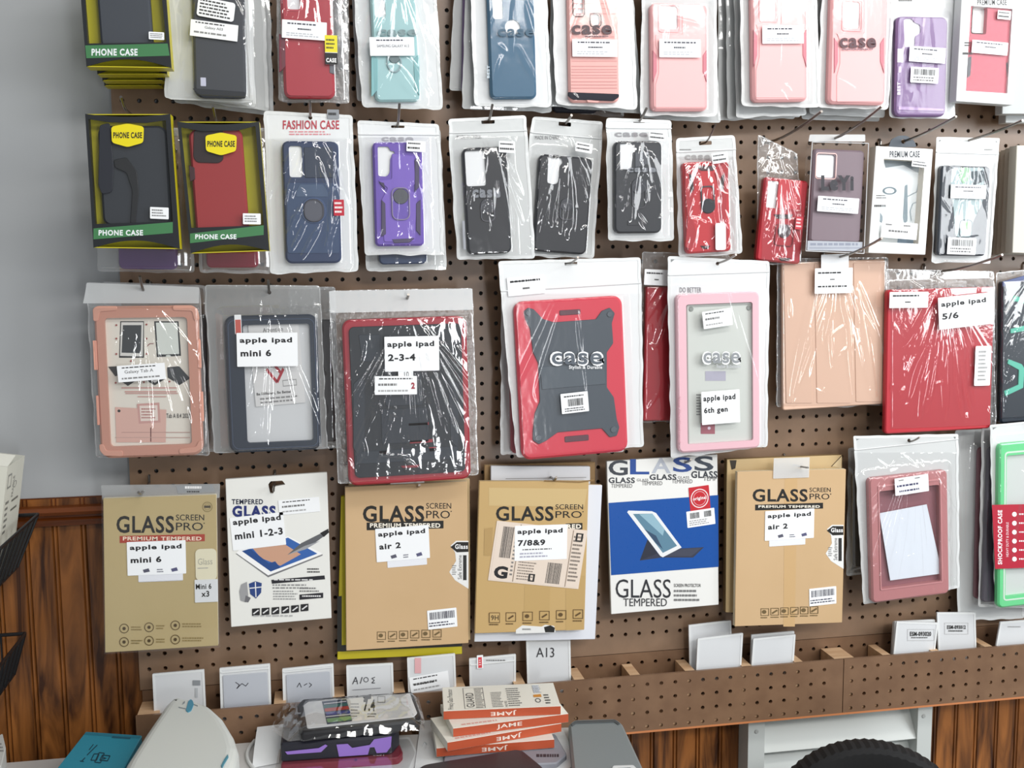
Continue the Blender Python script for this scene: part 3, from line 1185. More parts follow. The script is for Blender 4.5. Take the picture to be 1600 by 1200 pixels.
# -- three pink cases
backbag('grey bag layer behind the pink case with square camera opening', ((1008, -50), (1110, -50), (1126, 192), (1000, 184)), 2.2, None)
otter('pink phone case whose square camera opening shows, white label below it', ((1003, -60), (1118, -60), (1121, 182), (1000, 181)), 3.0, (1017, 4, 1106, 173), (1031, 9, 1059, 46), lab=(1030, 61, 1095, 90))
p0 = p
for k in range(3):
    backbag('greyish milky bag edge left of the second pink case', ((1122 + 12 * k, -60), (1222 + 9 * k, -60), (1242 + 9 * k, 186 - 3 * k), (1122 + 14 * k, 188 - 2 * k)), 1.2 + .7 * k, 'bags stacked behind the second pink case', (1144 + 12 * k, -40, 1210 + 9 * k, 150), '#9a9a9c:.5')
otter('pink phone case with white label, camera opening cut by the top edge', ((1156, -60), (1274, -60), (1282, 168), (1158, 166)), 3.6, (1174, -42, 1262, 158), (1188, -30, 1213, 30), lab=(1191, 40, 1256, 68))
for k in range(2):
    backbag('milky bag layer behind the pink case with lettering', ((1280 + 2 * k, -60), (1380 + 6 * k, -60), (1374 + 8 * k, 190 - 6 * k), (1252 + 12 * k, 186 - 8 * k)), 1.4 + .8 * k, 'bags stacked behind the lettered pink case', (1300, -40, 1370, 150), '#c9a0a0:.5')
otter('pink phone case with dark lettering across its back', ((1286, -60), (1400, -60), (1388, 172), (1276, 168)), 3.4, (1300, -24, 1383, 164), (1319, 2, 1343, 45), txt=[('t', 'case', 1312, 59, 1369, 75, '#54343c', .03), ('l', 1316, 75, 1366, 79, 1, '#80606a')])
hook('metal hook above the pink case with square camera opening', 1060, -50, 1.2, L=2.8)
hook('metal hook above the second pink case', 1218, -52, 1.2, L=3.4)
hook('metal hook above the lettered pink case', 1345, -52, 1.2, L=3.2)

# -- purple case
p = Pk('bagged_phone_case', 'purple phone case with barcode sticker, upper right, in a clear edged bag', 'phone case', ((1394, -30), (1498, -30), (1492, 186), (1389, 184)), 3.0, CS)
p.bag('milky_white', r=.008, zips=(-8,), prints=[('l', 1404, -2, 1430, 4, 1, '#777')])
o = p.case((1401, 25, 1478, 182), .011, .011, '#7d608f:.45', cuts=[('poly', ((1412, 30), (1424, 28), (1430, 36), (1438, 38), (1439, 52), (1430, 56), (1430, 72), (1414, 74)), .005)], bevel=.003)
p.raised('side_button', o, [('rr', (1402, 76, 1411, 98), .001, .001, '#d9d2e2:.4'), ('rr', (1403, 104, 1408, 114), .001, .001, '#b9a2c8:.4')], p.T)
p.raised('bottom_edge', o, [('poly', ((1403, 166), (1474, 170), (1474, 174), (1403, 172)), .001, .0012, '#a98cba:.25')], p.T)
p.film('smooth_film', n=6, fan=(1445, -25), top=4, fanh=.002, amp=.0001)
mb = MB()
draw(mb, p.m3(p.T + .003), [('v', 'BEST', 1402, 128, 1407, 148, '#efe9f4', .03)])
mb.build('bag_print', p.root)
p.label((1421, 73, 1477, 98), STK, rot=-3)
p.label((1423, 105, 1466, 130), BC, rot=-2, r=.0015, name='barcode_label')
hook('metal hook carrying the purple case', 1446, -24, 1.0, L=3)

# -- white window box with red case
for k in range(2):
    q = Pk('boxed_phone_case', 'white box edge %s the white window box with red case' % ('right of', 'just behind')[k], 'boxed phone case', ((1585 - 12 * k, -60), (1680, -60), (1680, 192 - 14 * k), (1571 - 5 * k, 192 - 14 * k)), 1.8 + k, None)
    q.carton(.02, '#b9bdbd:.5', '#cdd0d0:.5')
p = Pk('boxed_phone_case', 'white window box with red phone case at the upper right corner', 'boxed phone case', ((1505, -40), (1600, -40), (1583, 164), (1494, 158)), 4.0, None)
WIN = ((1517, 9), (1582, 14), (1574, 146), (1509, 142))
p.carton(.8 * IN, '#eceeef:.5', '#d9dcdc:.5', holes=[WIN], prints=[('t', 'PREMIUM CASE', 1527, -1, 1573, 8, '#444', .02)])
mb = MB()
mb.prism(p.rrect((1514, -6, 1577, 152), .006, -.004), -.014, -.004, '#b9485a:.45', [p.rrect((1519, 10, 1541, 54), .004, -.004)], .003)
o = mb.build('phone_case', p.root)
mb = MB()
mb.prism(p.rrect((1521, 12, 1539, 52), .003, -.012), -.0139, -.013, '#e4e6e4:.5')
mb.build('insert_card', p.root)
p.raised('side_grip', o, [('poly', ((1511, 90), (1518, 88), (1516, 118), (1511, 122)), .001, .001, '#4a4a50:.5'), ('poly', ((1577, 98), (1572, 98), (1573, 120), (1577, 122)), .001, .001, '#4a4a50:.5')], -.004)
mb = MB()
mb.cap([ccw([p.uv(x, y) for x, y in WIN])], -.001, 'hard_clear')
mb.build('window', p.root)
p.label((1519, 63, 1574, 86), STK, rot=-2, w=.0006)
p.label((1559, 16, 1579, 31), DOT, rot=-2, w=.0006, name='size_label')
mb = MB()
draw(mb, p.m3(.0005), [('l', 1507, 65, 1518, 73, 2, '#222'), ('l', 1504, 80, 1526, 88, 1, '#333')])
mb.build('box_print', p.root)
hook('metal hook carrying the white window box with red case', 1552, -36, 1.4, L=4)

# ================================================================== row two
R2 = 'cases hanging in the second row'
backbag('bag with purple case bottom below the second row black box', ((150, 200), (300, 200), (304, 426), (152, 424)), 3.4, None, (180, 230, 277, 421), '#5e3f78:.4', back='back_clear', seam='clear_seam', fmat='clear_film', T=.012)
backbag('bag with dark red case bottom below the red boxed case', ((300, 200), (420, 200), (424, 428), (312, 426)), 3.5, None, (316, 230, 404, 418), '#8f2137:.4', back='back_clear', seam='clear_seam', fmat='clear_film', T=.012)


def holster(p):
    gray_case((152, 196, 268, 352), '#30343a:.35')(p)
    w = -.005
    p.raised('belt_clip', p.caseobj, [('poly', ((156, 196), (172, 192), (178, 262), (176, 300), (160, 304), (154, 290)), .004, .003, '#23262f:.3'),
                                      ('poly', ((178, 250), (198, 246), (214, 268), (217, 300), (212, 350), (204, 350), (207, 298), (198, 270), (180, 262)), .003, .002, '#1b1d20:.4')], w)


boxed_case('black yellow edged box with dark grey holster case, second row left end', ((133, 178), (266, 178), (281, 389), (146, 387)), 7.0, 1.2 * IN,
           ((138, 186), (170, 191), (228, 192), (259, 188), (270, 346), (149, 350)), None, None, stripe=green(146, 357, 270, 347, 17, 'PHONE CASE'), tagtxt=(174, 196, 225, 226), lab=(234, 324, 264, 342), extra=holster)


def redcase(p):
    gray_case((294, 202, 390, 368), '#953234:.35')(p)
    w = -.005
    p.raised('camera_panel', p.caseobj, [('poly', ((303, 204), (349, 204), (349, 250), (342, 255), (308, 254), (302, 246)), .004, .001, '#2b2022:.35')], w)
    p.raised('side_grip', p.caseobj, [('poly', ((295, 258), (304, 262), (305, 280), (297, 284)), .001, .001, '#3b2024:.4')], w)


boxed_case('black yellow edged box with red phone case, beside the holster box', ((277, 190), (405, 190), (421, 392), (298, 396)), 6.4, 1.2 * IN,
           ((283, 199), (315, 205), (370, 204), (399, 197), (412, 352), (299, 356)), None, None, stripe=green(297, 365, 412, 352, 15, 'PHONE CASE'), tagtxt=(321, 210, 370, 239), lab=(379, 334, 408, 350), extra=redcase)
for (lb, x, y, d) in (('wire loop hook above the holster box', 197, 172, 5.6), ('wire loop hook above the red boxed case', 337, 186, 5.0)):
    h_ = hook(lb, x, y, d, L=1.5, rise=.5)
mb = MB()

# -- fashion case
p = Pk('bagged_phone_case', 'navy ring phone case in a white bag with red heading', 'phone case', ((412, 173), (551, 180), (560, 424), (422, 428)), 3.6, R2)
p.bag('milky_white', r=.006, hole=(485, 184), prints=[('t', 'FASHION CASE', 442, 188, 530, 202, '#b53a48', .02), ('l', 452, 204, 520, 212, 2, '#d88a92')])
NV = '#2a3a5c:.4'
o = p.case((440, 220, 534, 411), .010, .012, NV, cuts=[('rr', 451, 228, 473, 277, .004)], bevel=.003)
p.raised('lens_slider', o, [('rr', (475, 230, 521, 278), .002, .0015, '#333d50:.35')], p.T)
p.raised('back_shell', o, [('poly', ((448, 286), (526, 286), (530, 300), (530, 396), (450, 396), (448, 380)), .003, .001, '#35496b:.4'), ('poly', ((468, 288), (504, 288), (512, 300), (512, 308), (462, 308), (462, 300)), .002, .0016, '#475a78:.4')], p.T)
rg = p.raised('ring_holder', o, [('disc', 490, 329, 21, .002, '#42557a:.4'), ('rr', (475, 312, 506, 346), .012, .0035, '#5a5c66:.3')], p.T)
p.raised('ring', rg, [('rim', (474, 311, 507, 347), .014, .0018, .0045, 'ring_metal')], p.T)
p.film(n=12, fan=(486, 190), top=216, fanh=.004, amp=.0002, spread=.6, folds=[(*p.uv(472, 320), *p.uv(450, 366), .004, .006), (*p.uv(478, 345), *p.uv(455, 392), .003, .005), (*p.uv(500, 350), *p.uv(470, 405), .005, .006), (*p.uv(522, 240), *p.uv(512, 400), .006, .006), (*p.uv(528, 330), *p.uv(505, 396), .004, .006)])
p.label((521, 312, 538, 337), [('r', 0, 0, 1, 1, '#b81f35'), ('l', .1, .1, .9, .9, 3, '#eee')], rot=0, name='red_tag')
p.label((511, 171, 530, 186), [('l', .1, .2, .9, .8, 1, '#222')], col='#8c9096', w=.002, name='header_tag')
hook('metal hook carrying the navy ring case', 485, 184, 3.4, L=1.6, rise=.75)

# -- purple armour case
q = Pk('bagged_phone_case', 'bag with navy case bottom below the purple ring case', 'phone case', ((566, 200), (688, 200), (698, 422), (572, 424)), 2.2, None)
q.bag('milky', 'seam', r=.008)
q.case((586, 222, 667, 412), .008, .012, '#22385e:.35')
q.film(n=14, fanh=.005)
p = Pk('bagged_phone_case', 'purple armour phone case with ring in a white bag', 'phone case', ((558, 188), (686, 194), (694, 398), (570, 399)), 3.2, R2)
p.bag('milky_white', r=.006, slot=(611, 196, 632, 200), zips=(210,), prints=[('t', 'case', 596, 214, 646, 221, '#a9a9ae', .04)])
PU = '#6a4fae:.4'
o = p.case((582, 222, 663, 384), .007, .012, PU, cuts=[('poly', ((590, 229), (607, 229), (610, 236), (616, 236), (617, 242), (610, 246), (609, 270), (604, 276), (591, 275)), .003)], bevel=.003, inner='#2c2148:.4')
p.raised('back_shell', o, [('poly', ((612, 240), (646, 244), (650, 286), (640, 296), (652, 306), (648, 378), (600, 378), (596, 312), (606, 294), (590, 282), (612, 280)), .003, .0012, '#7a5fbe:.4')], p.T)
p.raised('side_rib', o, [('poly', ((648, 250), (655, 244), (655, 292), (648, 300)), .001, .002, '#4a4060:.4'), ('poly', ((650, 318), (657, 312), (657, 368), (650, 360)), .001, .002, '#4a4060:.4'), ('poly', ((596, 312), (602, 318), (603, 366), (596, 370)), .001, .002, '#4a4060:.4'), ('poly', ((592, 284), (600, 286), (602, 296), (596, 290)), .001, .002, '#3f3658:.4'), ('poly', ((612, 374), (648, 372), (640, 379), (616, 380)), .001, .0018, '#4a4060:.4')], p.T)
rg = p.raised('ring_holder', o, [('rr', (612, 294, 640, 344), .009, .002, '#6a52b0:.4'), ('disc', 626, 307, 12, .0034, '#55575e:.3')], p.T)
p.raised('ring', rg, [('rim', (611, 293, 641, 344), .01, .0016, .0036, '#8f86a0:.25')], p.T)
p.film(n=14, fan=(622, 198), top=214, fanh=.003, spread=.5)
p.label((635, 220, 665, 237), DOT, rot=-3, name='size_label')
hook('metal hook carrying the purple armour case', 621, 198, 3.0, L=1.8, rise=1.1)


# -- two black cases in grey bags
def ringcase(label, quad, d, case, cut, slot, ring, zips, prints, lab, textbox, fanfolds=14, col='#1d1f26:.4', back='milky', rot=0, cutpoly=None):
    p = Pk('bagged_phone_case', label, 'phone case', quad, d, R2)
    p.bag(back, r=.006, slot=slot, zips=zips, prints=prints)
    cuts = [('poly', cutpoly, .004)] if cutpoly else [('rr', *cut, .004)]
    o = p.case(case, .010, .011, col, cuts=cuts, bevel=.003)
    rg = p.raised('ring_holder', o, [('disc', ring[0], ring[1], ring[2], .002, '#3a3c43:.3')], p.T)
    p.raised('ring', rg, [('rim', (ring[0] - ring[3], ring[1] - 4, ring[0] + ring[3], ring[4]), .008, .0014, .0022, 'ring_metal')], p.T)
    p.film(n=fanfolds, fan=((slot[0] + slot[2]) / 2, slot[3]), top=zips[0] + 4, fanh=.006, spread=.5, fw=1.7, amp=.0002)
    mb = MB()
    if textbox:
        draw(mb, p.m3(p.T + .0034), [('t', 'case', *textbox, '#7f838a', .045)])
        mb.build('bag_print', p.root)
    if lab:
        p.label(lab, DOT, rot=-5, name='size_label')
    return p


p = ringcase('black phone case with large pale camera opening in a grey bag', ((700, 186), (822, 180), (836, 404), (714, 406)), 2.8, (722, 231, 800, 395), (726, 236, 760, 290), (752, 187, 773, 193), (762, 322, 12, 12, 346), (208,), [('t', 'MADE IN CHINA', 714, 211, 752, 217, '#7a7a7c')], (779, 221, 805, 238), (738, 296, 782, 309))
p.raised('side_text', p.caseobj, [('poly', ((722, 345), (726, 345), (728, 390), (724, 390)), .0005, .0004, '#9a9da4:.5')], p.T)
p = ringcase('black phone case in a tilted bag with wide crumpled glare, right of the grey bag', ((832, 182), (942, 190), (928, 404), (806, 400)), 2.2, (843, 240, 916, 398), None, (873, 190, 892, 198), (885, 320, 10, 10, 345), (207,), [('t', 'MADE IN CHINA', 836, 212, 874, 218, '#7a7a7c')], (900, 222, 925, 239), None, 22,
             cutpoly=((857, 242), (874, 242), (878, 248), (880, 254), (875, 259), (873, 284), (868, 288), (855, 286)))
p = ringcase('black ring phone case in a small white bag above the red tablet case', ((947, 184), (1049, 188), (1053, 376), (950, 376)), 3.0, (960, 220, 1034, 364), None, (989, 188, 1008, 192), (998, 291, 12, 11, 326), (200,), [('t', 'case', 960, 207, 1012, 214, '#9a9a9e', .04)], (1014, 205, 1040, 220), (980, 262, 1025, 269), 16, '#25282f:.4', 'milky_white',
             cutpoly=((969, 221), (985, 221), (988, 227), (994, 229), (994, 235), (989, 238), (988, 262), (984, 265), (969, 264)))
p.raised('back_shell', p.caseobj, [('poly', ((992, 238), (1014, 236), (1014, 256), (992, 262)), .001, .0012, '#4a4d55:.4'), ('rr', (980, 345, 1010, 352), .001, .001, '#2a2c32:.4')], p.T)
hook('metal hook carrying the black case with large camera opening', 763, 190, 2.6, L=1.6, rise=.8)
hook('metal hook carrying the tilted black case', 882, 194, 2.0, tip=(893, 180))
hook('metal hook carrying the small bagged black ring case', 998, 190, 2.8, L=1.6, rise=.6)

# -- red armour case
p = Pk('bagged_phone_case', 'bright red armour phone case with black ring in a white bag', 'phone case', ((1056, 216), (1148, 211), (1160, 396), (1060, 402)), 3.0, R2)
p.bag('milky', r=.007, slot=(1092, 221, 1112, 226), zips=(238,), prints=[('l', 1062, 232, 1084, 236, 1, '#888'), ('t', 'case', 1070, 242, 1110, 250, '#999', .04)])
RD = '#c4242e:.4'
o = p.case((1067, 254, 1143, 392), .007, .013, RD, bevel=.003)
p.raised('corner_guard', o, [('poly', ((1070, 258), (1082, 256), (1096, 268), (1084, 300), (1082, 340), (1090, 372), (1078, 390), (1070, 386), (1074, 340), (1070, 300)), .002, .0015, '#b01f2a:.4'), ('poly', ((1138, 256), (1126, 256), (1116, 270), (1126, 300), (1126, 340), (1120, 372), (1134, 388), (1140, 384), (1134, 340), (1136, 300)), .002, .0015, '#b01f2a:.4')], p.T)
p.raised('dark_insert', o, [('poly', ((1087, 259), (1120, 259), (1114, 267), (1092, 267)), .001, .0012, '#4a2a30:.4'), ('poly', ((1076, 270), (1082, 276), (1084, 296), (1078, 304)), .001, .002, '#2a1418:.4'), ('poly', ((1132, 270), (1126, 276), (1124, 290), (1130, 300)), .001, .002, '#2a1418:.4'), ('poly', ((1094, 384), (1110, 384), (1106, 389), (1098, 389)), .001, .0012, '#3a2226:.4')], p.T)
rg = p.raised('ring_holder', o, [('disc', 1106, 322, 11, .003, '#33353a:.3')], p.T)
p.raised('ring', rg, [('rim', (1094, 291, 1117, 326), .006, .002, .0026, '#4a4c52:.3')], p.T)
p.film('clear_film', n=26, fan=(1102, 226), top=244, fanh=.005, fw=1.4, spread=.8)
p.label((1112, 239, 1138, 254), DOT, rot=5, name='size_label')
p.label((1117, 349, 1135, 390), [], rot=-2, name='blank_sticker', r=.003)
hook('thin wire hook carrying the red armour case', 1102, 223, 2.8, tip=(1118, 194), r=.0014)

# -- red slider case in cellophane
p = Pk('bagged_phone_case', 'narrow red slider phone case in crumpled clear cellophane', 'phone case', ((1184, 210), (1246, 240), (1252, 414), (1182, 412)), 2.2, R2)
p.bag('back_clear', 'clear_seam', rim=.002)
o = p.case((1195, 276, 1250, 413), .006, .012, '#b32532:.35', bevel=.003, cuts=[('rr', 1201, 282, 1216, 326, .002)])
p.raised('lens_slider', o, [('rr', (1217, 279, 1248, 329), .0015, .0018, '#cc3540:.35')], p.T)
p.raised('dark_insert', o, [('poly', ((1208, 335), (1240, 335), (1234, 342), (1214, 342)), .001, .0012, '#3a1a20:.4'), ('poly', ((1216, 403), (1236, 403), (1232, 408), (1220, 408)), .001, .0012, '#3a1a20:.4')], p.T)
rg = p.raised('ring_holder', o, [('disc', 1225, 361, 10, .003, '#5a4a50:.3')], p.T)
p.raised('ring', rg, [('rim', (1212, 349, 1238, 386), .006, .0016, .0026, '#8a3038:.3')], p.T)
p.film('clear_film', n=40, fan=(1212, 222), fanh=.006, spread=.6, fw=1.4, amp=.0008, run=.008)
p.label((1244, 338, 1253, 359), [('r', 0, 0, 1, 1, '#c22a3a'), ('l', .1, .1, .9, .9, 3, '#f1dfe2')], name='red_tag')
hook('long wire hook reaching right above the red slider case', 1212, 219, 2.0, tip=(1284, 174))

# -- transparent hard box
p = Pk('boxed_phone_case', 'clear plastic box with mauve phone case and large dark lettering', 'boxed phone case', ((1269, 222), (1357, 224), (1350, 396), (1259, 392)), 3.6, None)
mb = MB()
mb.prism(roundpoly(p.quad(), .001), -.8 * IN, 0, 'hard_clear', bevel=.001)
mb.prism(roundpoly(p.quad(0, ((1270, 209), (1357, 209), (1357, 220), (1268, 220))), .002), -.012, -.0105, 'frost')
e = p.quad()
for a, b_ in zip(e, e[1:] + e[:1]):
    mb.tube([p_ for p_ in ((a[0], -.0002, a[1]), (b_[0], -.0002, b_[1]))], .0007, 'frost_thick', 5)
mb.build('clear_box', p.root)
o = p.case((1272, 232, 1344, 380), .007, .010, '#7a6972:.4', w0=-.017, bevel=.003, cuts=[('rr', 1277, 241, 1303, 278, .004)])
p.raised('camera_rim', o, [('rim', (1275, 238, 1306, 281), .005, .0018, .0012, '#f0c9c4:.35')], -.007)
mb = MB()
mb.prism(p.rrect((1262, 376, 1347, 393), .0005, -.003), -.004, -.003, '#aeb3bd:.4')
draw(mb, p.m3(-.0028), [('l', 1266, 378, 1344, 386, 1, '#8a90a0'), ('r', 1264, 387, 1346, 388, '#848a9c')])
mb.build('base_insert', p.root)
mb = MB()
draw(mb, p.m3(.0004), [('t', 'LeYi', 1283, 274, 1334, 298, '#22202a', .06)])
mb.build('box_print', p.root)
p.label((1278, 307, 1341, 333), STK, rot=-2, w=.0006)
hook('long wire hook reaching right above the clear plastic box', 1302, 217, 2.9, tip=(1378, 166))

# -- white premium box
p = Pk('boxed_phone_case', 'white window box with heading and a clear phone case inside', 'boxed phone case', ((1369, 228), (1458, 233), (1446, 398), (1357, 395)), 3.6, None)
WIN = ((1381, 248), (1445, 252), (1435, 381), (1372, 378))
p.carton(.8 * IN, '#eef0f0:.5', '#d5cdbf:.6', holes=[WIN], prints=[('t', 'PREMIUM CASE', 1390, 236, 1437, 246, '#3c4048', .03), ('l', 1369, 304, 1385, 311, 2, '#333'), ('l', 1366, 318, 1386, 326, 1, '#333')])
mb = MB()
mb.prism(ccw([p.uv(x, y) for x, y in WIN]), -.018, -.017, '#e9eff2:.5')
draw(mb, p.m3(-.0165), [('p', [(1381, 248), (1445, 252), (1442, 272), (1430, 268), (1412, 258), (1384, 262)], '#76848c'), ('p', [(1414, 290), (1418, 288), (1418, 345), (1413, 350), (1411, 340)], '#7a8b94'), ('o', 1390, 298, 11, 6, .3, '#62757e'), ('p', [(1403, 371), (1434, 368), (1434, 381), (1402, 380)], '#7f95a8'), ('s', [(1424, 345), (1422, 330), (1426, 318), (1438, 314)], 1.5, '#8fa0a8'), ('p', [(1374, 330), (1379, 338), (1379, 348), (1374, 346)], '#7f8f98'), ('s', [(1416, 308), (1432, 300), (1436, 280)], 1.5, '#8798a0')])
mb.build('insert_card', p.root)
p.case((1379, 252, 1440, 376), .008, .008, 'hard_clear', w0=-.0155, name='clear_case', bevel=.002)
mb = MB()
mb.cap([ccw([p.uv(x, y) for x, y in WIN])], -.001, 'hard_clear')
mb.build('window', p.root)
mb = MB()
mb.prism(roundpoly(p.quad(-.01, ((1388, 230), (1392, 218), (1404, 212), (1416, 212), (1428, 220), (1432, 230))), .004), -.0105, -.009, '#3c4550:.4', [circle(*p.uv(1411, 221, -.01), .004, n=10)])
mb.build('hang_tab', p.root)['label'] = 'dark plastic hang tab'
p.label((1425, 250, 1449, 262), DOT, rot=-4, w=.0006, name='size_label')
p.label((1378, 346, 1432, 374), [('l', .1, .1, .3, .3, 1, '#777'), ('l', .6, .1, .8, .3, 1, '#777'), ('l', .2, .45, .8, .7, 1, '#666')], rot=-2, w=.0006)
hook('long wire hook reaching right above the white window box', 1411, 221, 3.1, tip=(1494, 182))

# -- black case with green emblem
p = Pk('bagged_phone_case', 'dark phone case with green white pattern in a tall clear bag, far right', 'phone case', ((1463, 214), (1562, 216), (1547, 412), (1455, 410)), 2.8, R2)
p.bag('milky_white', r=.003, zips=(238,), prints=[('l', 1538, 232, 1552, 236, 1, '#999')])
o = p.case((1471, 258, 1541, 400), .008, .011, '#1f2836:.35', bevel=.003)
p.raised('back_panel', o, [('poly', ((1487, 262), (1538, 262), (1536, 312), (1530, 326), (1520, 346), (1517, 372), (1492, 370), (1489, 320), (1484, 300)), .006, .001, '#a9bcc0:.4'), ('poly', ((1500, 262), (1514, 262), (1514, 280), (1504, 288), (1498, 276)), .003, .0016, '#9dc8a4:.4'), ('poly', ((1516, 268), (1538, 266), (1536, 284), (1520, 290)), .003, .0016, '#33434c:.4')], p.T)
p.raised('ring', o, [('rim', (1499, 343, 1518, 371), .007, .0012, .002, '#44525c:.3'), ('rr', (1502, 346, 1515, 368), .005, .0014, '#9cd09a:.4')], p.T)
p.film(n=18, fan=(1512, 220), top=244, fanh=.004, spread=.4)
p.label((1486, 288, 1540, 311), STK, rot=0)
p.label((1481, 371, 1524, 398), BC, rot=-1, name='barcode_label')
hook('long wire hook reaching right above the dark green patterned case', 1511, 220, 2.6, tip=(1598, 188))

# -- stack of slim boxes cut by the right frame edge
for k in range(4):
    q = Pk('boxed_phone_case', 'slim grey white box cut by the right picture edge, %s' % ('hindmost of four', 'third from front', 'second from front', 'frontmost of four')[k], 'boxed phone case', ((1568 + 7 * k, 236 - 3 * k), (1660, 236 - 3 * k), (1650, 400 - k), (1561 + 7 * k, 398 - k)), .9 + .85 * k, 'slim boxes at the right picture edge')
    q.carton(.8 * IN, '#cfccc2:.55', '#c4bfb2:.6')
hook('metal hook carrying the slim boxes at the right edge', 1615, 226, .3, L=4)
# ================================================================== row three, tablet cases
LBL = '#1a1a1e:.6'


def apple(l1, l2, wide=.86, y=.14, h=.2, gap=.16, w2=.5):
    return [('t', l1, .05, y, .05 + wide, y + h, LBL, .036), ('t', l2, .06, y + h + gap, .06 + w2, y + 2 * h + gap, LBL, .036)]


SCRIPT = [('l', .08, .14, .92, .36, 1, '#15151a'), ('l', .1, .2, .8, .3, 1, '#15151a'), ('l', .4, .55, .6, .75, 1, '#444')]
SHOP = [('l', .1, .08, .9, .22, 1, '#333'), ('l', .08, .34, .7, .6, 1, '#777'), ('l', .08, .7, .8, .9, 1, '#aaa')]


def frame_case(p, quad_box, inner, r, T, col, bevel=.003, w0=.001, name='tablet_case'):
    mb = MB()
    w1 = w0 + T
    p.T, p.cb = w1, p.bx(quad_box, w1)
    mb.prism(p.rrect(quad_box, r, w1), w0, w1, col, [p.rrect(inner, r * .35, w1)], bevel)
    p.caseobj = mb.build(name, p.root)
    return p.caseobj


TC = 'tablet cases hanging in the third row'
# -- pink tablet frame with a printed card
for k in (0,):
    backbag('dark clear bag behind the coral pink tablet frame', ((160, 440), (322, 446), (338, 706), (170, 706)), 1.5, None, (176, 490, 326, 700), '#4a4648:.4', back='back_clear', seam='clear_seam', fmat='clear_film', T=.01, name='bagged_tablet_case', cat='tablet case', n=20)
p = Pk('bagged_tablet_case', 'coral pink tablet frame around a printed card in a clear bag', 'tablet case', ((134, 441), (312, 448), (328, 712), (150, 715)), 3.0, TC, ang=((146, 480), (309, 478), (318, 706), (158, 711)))
p.bag('back_clear', 'clear_seam', rim=.002, hole=(225, 454))
CP = '#c58f7d:.4'
o = frame_case(p, (146, 479, 318, 711), (163, 497, 300, 694), .016, .012, CP)
p.raised('corner_bumper', o, [('poly', ((145, 482), (152, 478), (183, 478), (183, 485), (156, 487), (153, 502), (146, 502)), .003, .0015, '#d29b88:.4'), ('poly', ((270, 477), (300, 477), (309, 483), (312, 500), (304, 502), (300, 486), (270, 485)), .003, .0015, '#d29b88:.4'),
                              ('poly', ((155, 694), (162, 694), (166, 704), (192, 704), (192, 713), (163, 712), (156, 704)), .003, .0015, '#d29b88:.4'), ('poly', ((318, 688), (311, 688), (306, 698), (280, 701), (280, 709), (306, 707), (317, 700)), .003, .0015, '#d29b88:.4')], p.T)
p.raised('side_clip', o, [('rr', (145, 532, 153, 578), .001, .002, '#e0a08c:.4'), ('rr', (150, 618, 156, 664), .001, .002, '#e0a08c:.4'), ('rr', (308, 530, 315, 575), .001, .002, '#e0a08c:.4'), ('rr', (311, 612, 319, 658), .001, .002, '#e0a08c:.4')], p.T - .001)
mb = MB()
mb.prism(p.rrect((158, 490, 306, 700), .004, .006), .0035, .006, '#e2ddd2:.6')
draw(mb, p.m3(.0063), [
    ('p', [(188, 502), (225, 502), (225, 559), (186, 559)], '#1d1f22'), ('p', [(189.5, 503.5), (224, 503.5), (223, 557), (187.5, 556)], '#d9d8d4'), ('p', [(192, 508), (221, 508), (220, 552), (190, 551)], '#33373b'),
    ('p', [(241, 502), (279, 502), (283, 556), (245, 558)], '#202225'), ('p', [(243.5, 504), (277, 504), (280, 553), (247, 554)], '#d6dcd6'), ('d', 263, 556, 4, 1.5, '#d6dcd6'),
    ('s', [(230, 541), (234, 537), (240, 537)], 1.2, '#884444'), ('p', [(169, 573), (186, 572), (186, 586), (180, 588)], '#2c2a2a'), ('p', [(261, 574), (280, 572), (296, 590), (280, 601), (262, 590)], '#32363a'), ('p', [(262, 588), (280, 598), (296, 589), (296, 592), (280, 602)], '#1d1f22'),
    ('p', [(190, 596), (212, 595), (200, 603)], '#222'), ('p', [(228, 594), (258, 592), (242, 602)], '#222'), ('p', [(236, 594), (250, 593), (242, 598)], '#ddd'),
    ('r', 190, 605, 276, 607, '#c99a92'), ('r', 195, 611, 276, 613, '#c99a92'), ('r', 196, 614, 278, 615.5, '#c99a92'), ('r', 215, 619, 260, 620.5, '#c99a92'),
    ('p', [(180, 636), (260, 640), (259, 691), (182, 691)], '#d8b0a4'), ('d', 186, 642, 2.4, 2.2, '#222'), ('p', [(214, 631), (249, 629), (251, 660), (217, 662)], '#c99b94'), ('p', [(218, 634), (246, 633), (247, 657), (220, 658)], '#e5d7ce'),
    ('l', 221, 637, 244, 655, 4, '#a8625c'), ('t', 'Tab A 8.4 2020', 260, 646, 297, 653, '#333', .01), ('r', 190, 675, 297, 676, '#b9948c'), ('r', 235, 668, 236.5, 690, '#5c2a2a'), ('r', 180, 683, 297, 684, '#c4a49a')] + [('d', x, y, 1.6, 1.5, '#9a4a44') for x, y in ((182, 508), (229, 507), (182, 529), (229, 529), (229, 553), (182, 553), (205, 564), (265, 596), (225, 597), (181, 598))])
mb.build('printed_card', p.root)
p.film('clear_film', n=18, fan=(225, 452), fanh=.003, spread=.7, run=.012, amp=.0002, top=476)
mb = MB()
mb.prism(roundpoly(p.quad(.001, ((136, 442), (311, 449), (311, 474), (130, 474))), .001), .0012, .0018, 'frost')
mb.build('header_strip', p.root)
p.label((183, 570, 259, 594), SHOP[:1] + [('t', 'Galaxy Tab A', .15, .3, .75, .55, '#555'), ('l', .08, .7, .9, .9, 1, '#888')], rot=3)
hook('metal hook through the bag of the coral pink tablet frame', 225, 455, 2.8, L=1.3, rise=.9)

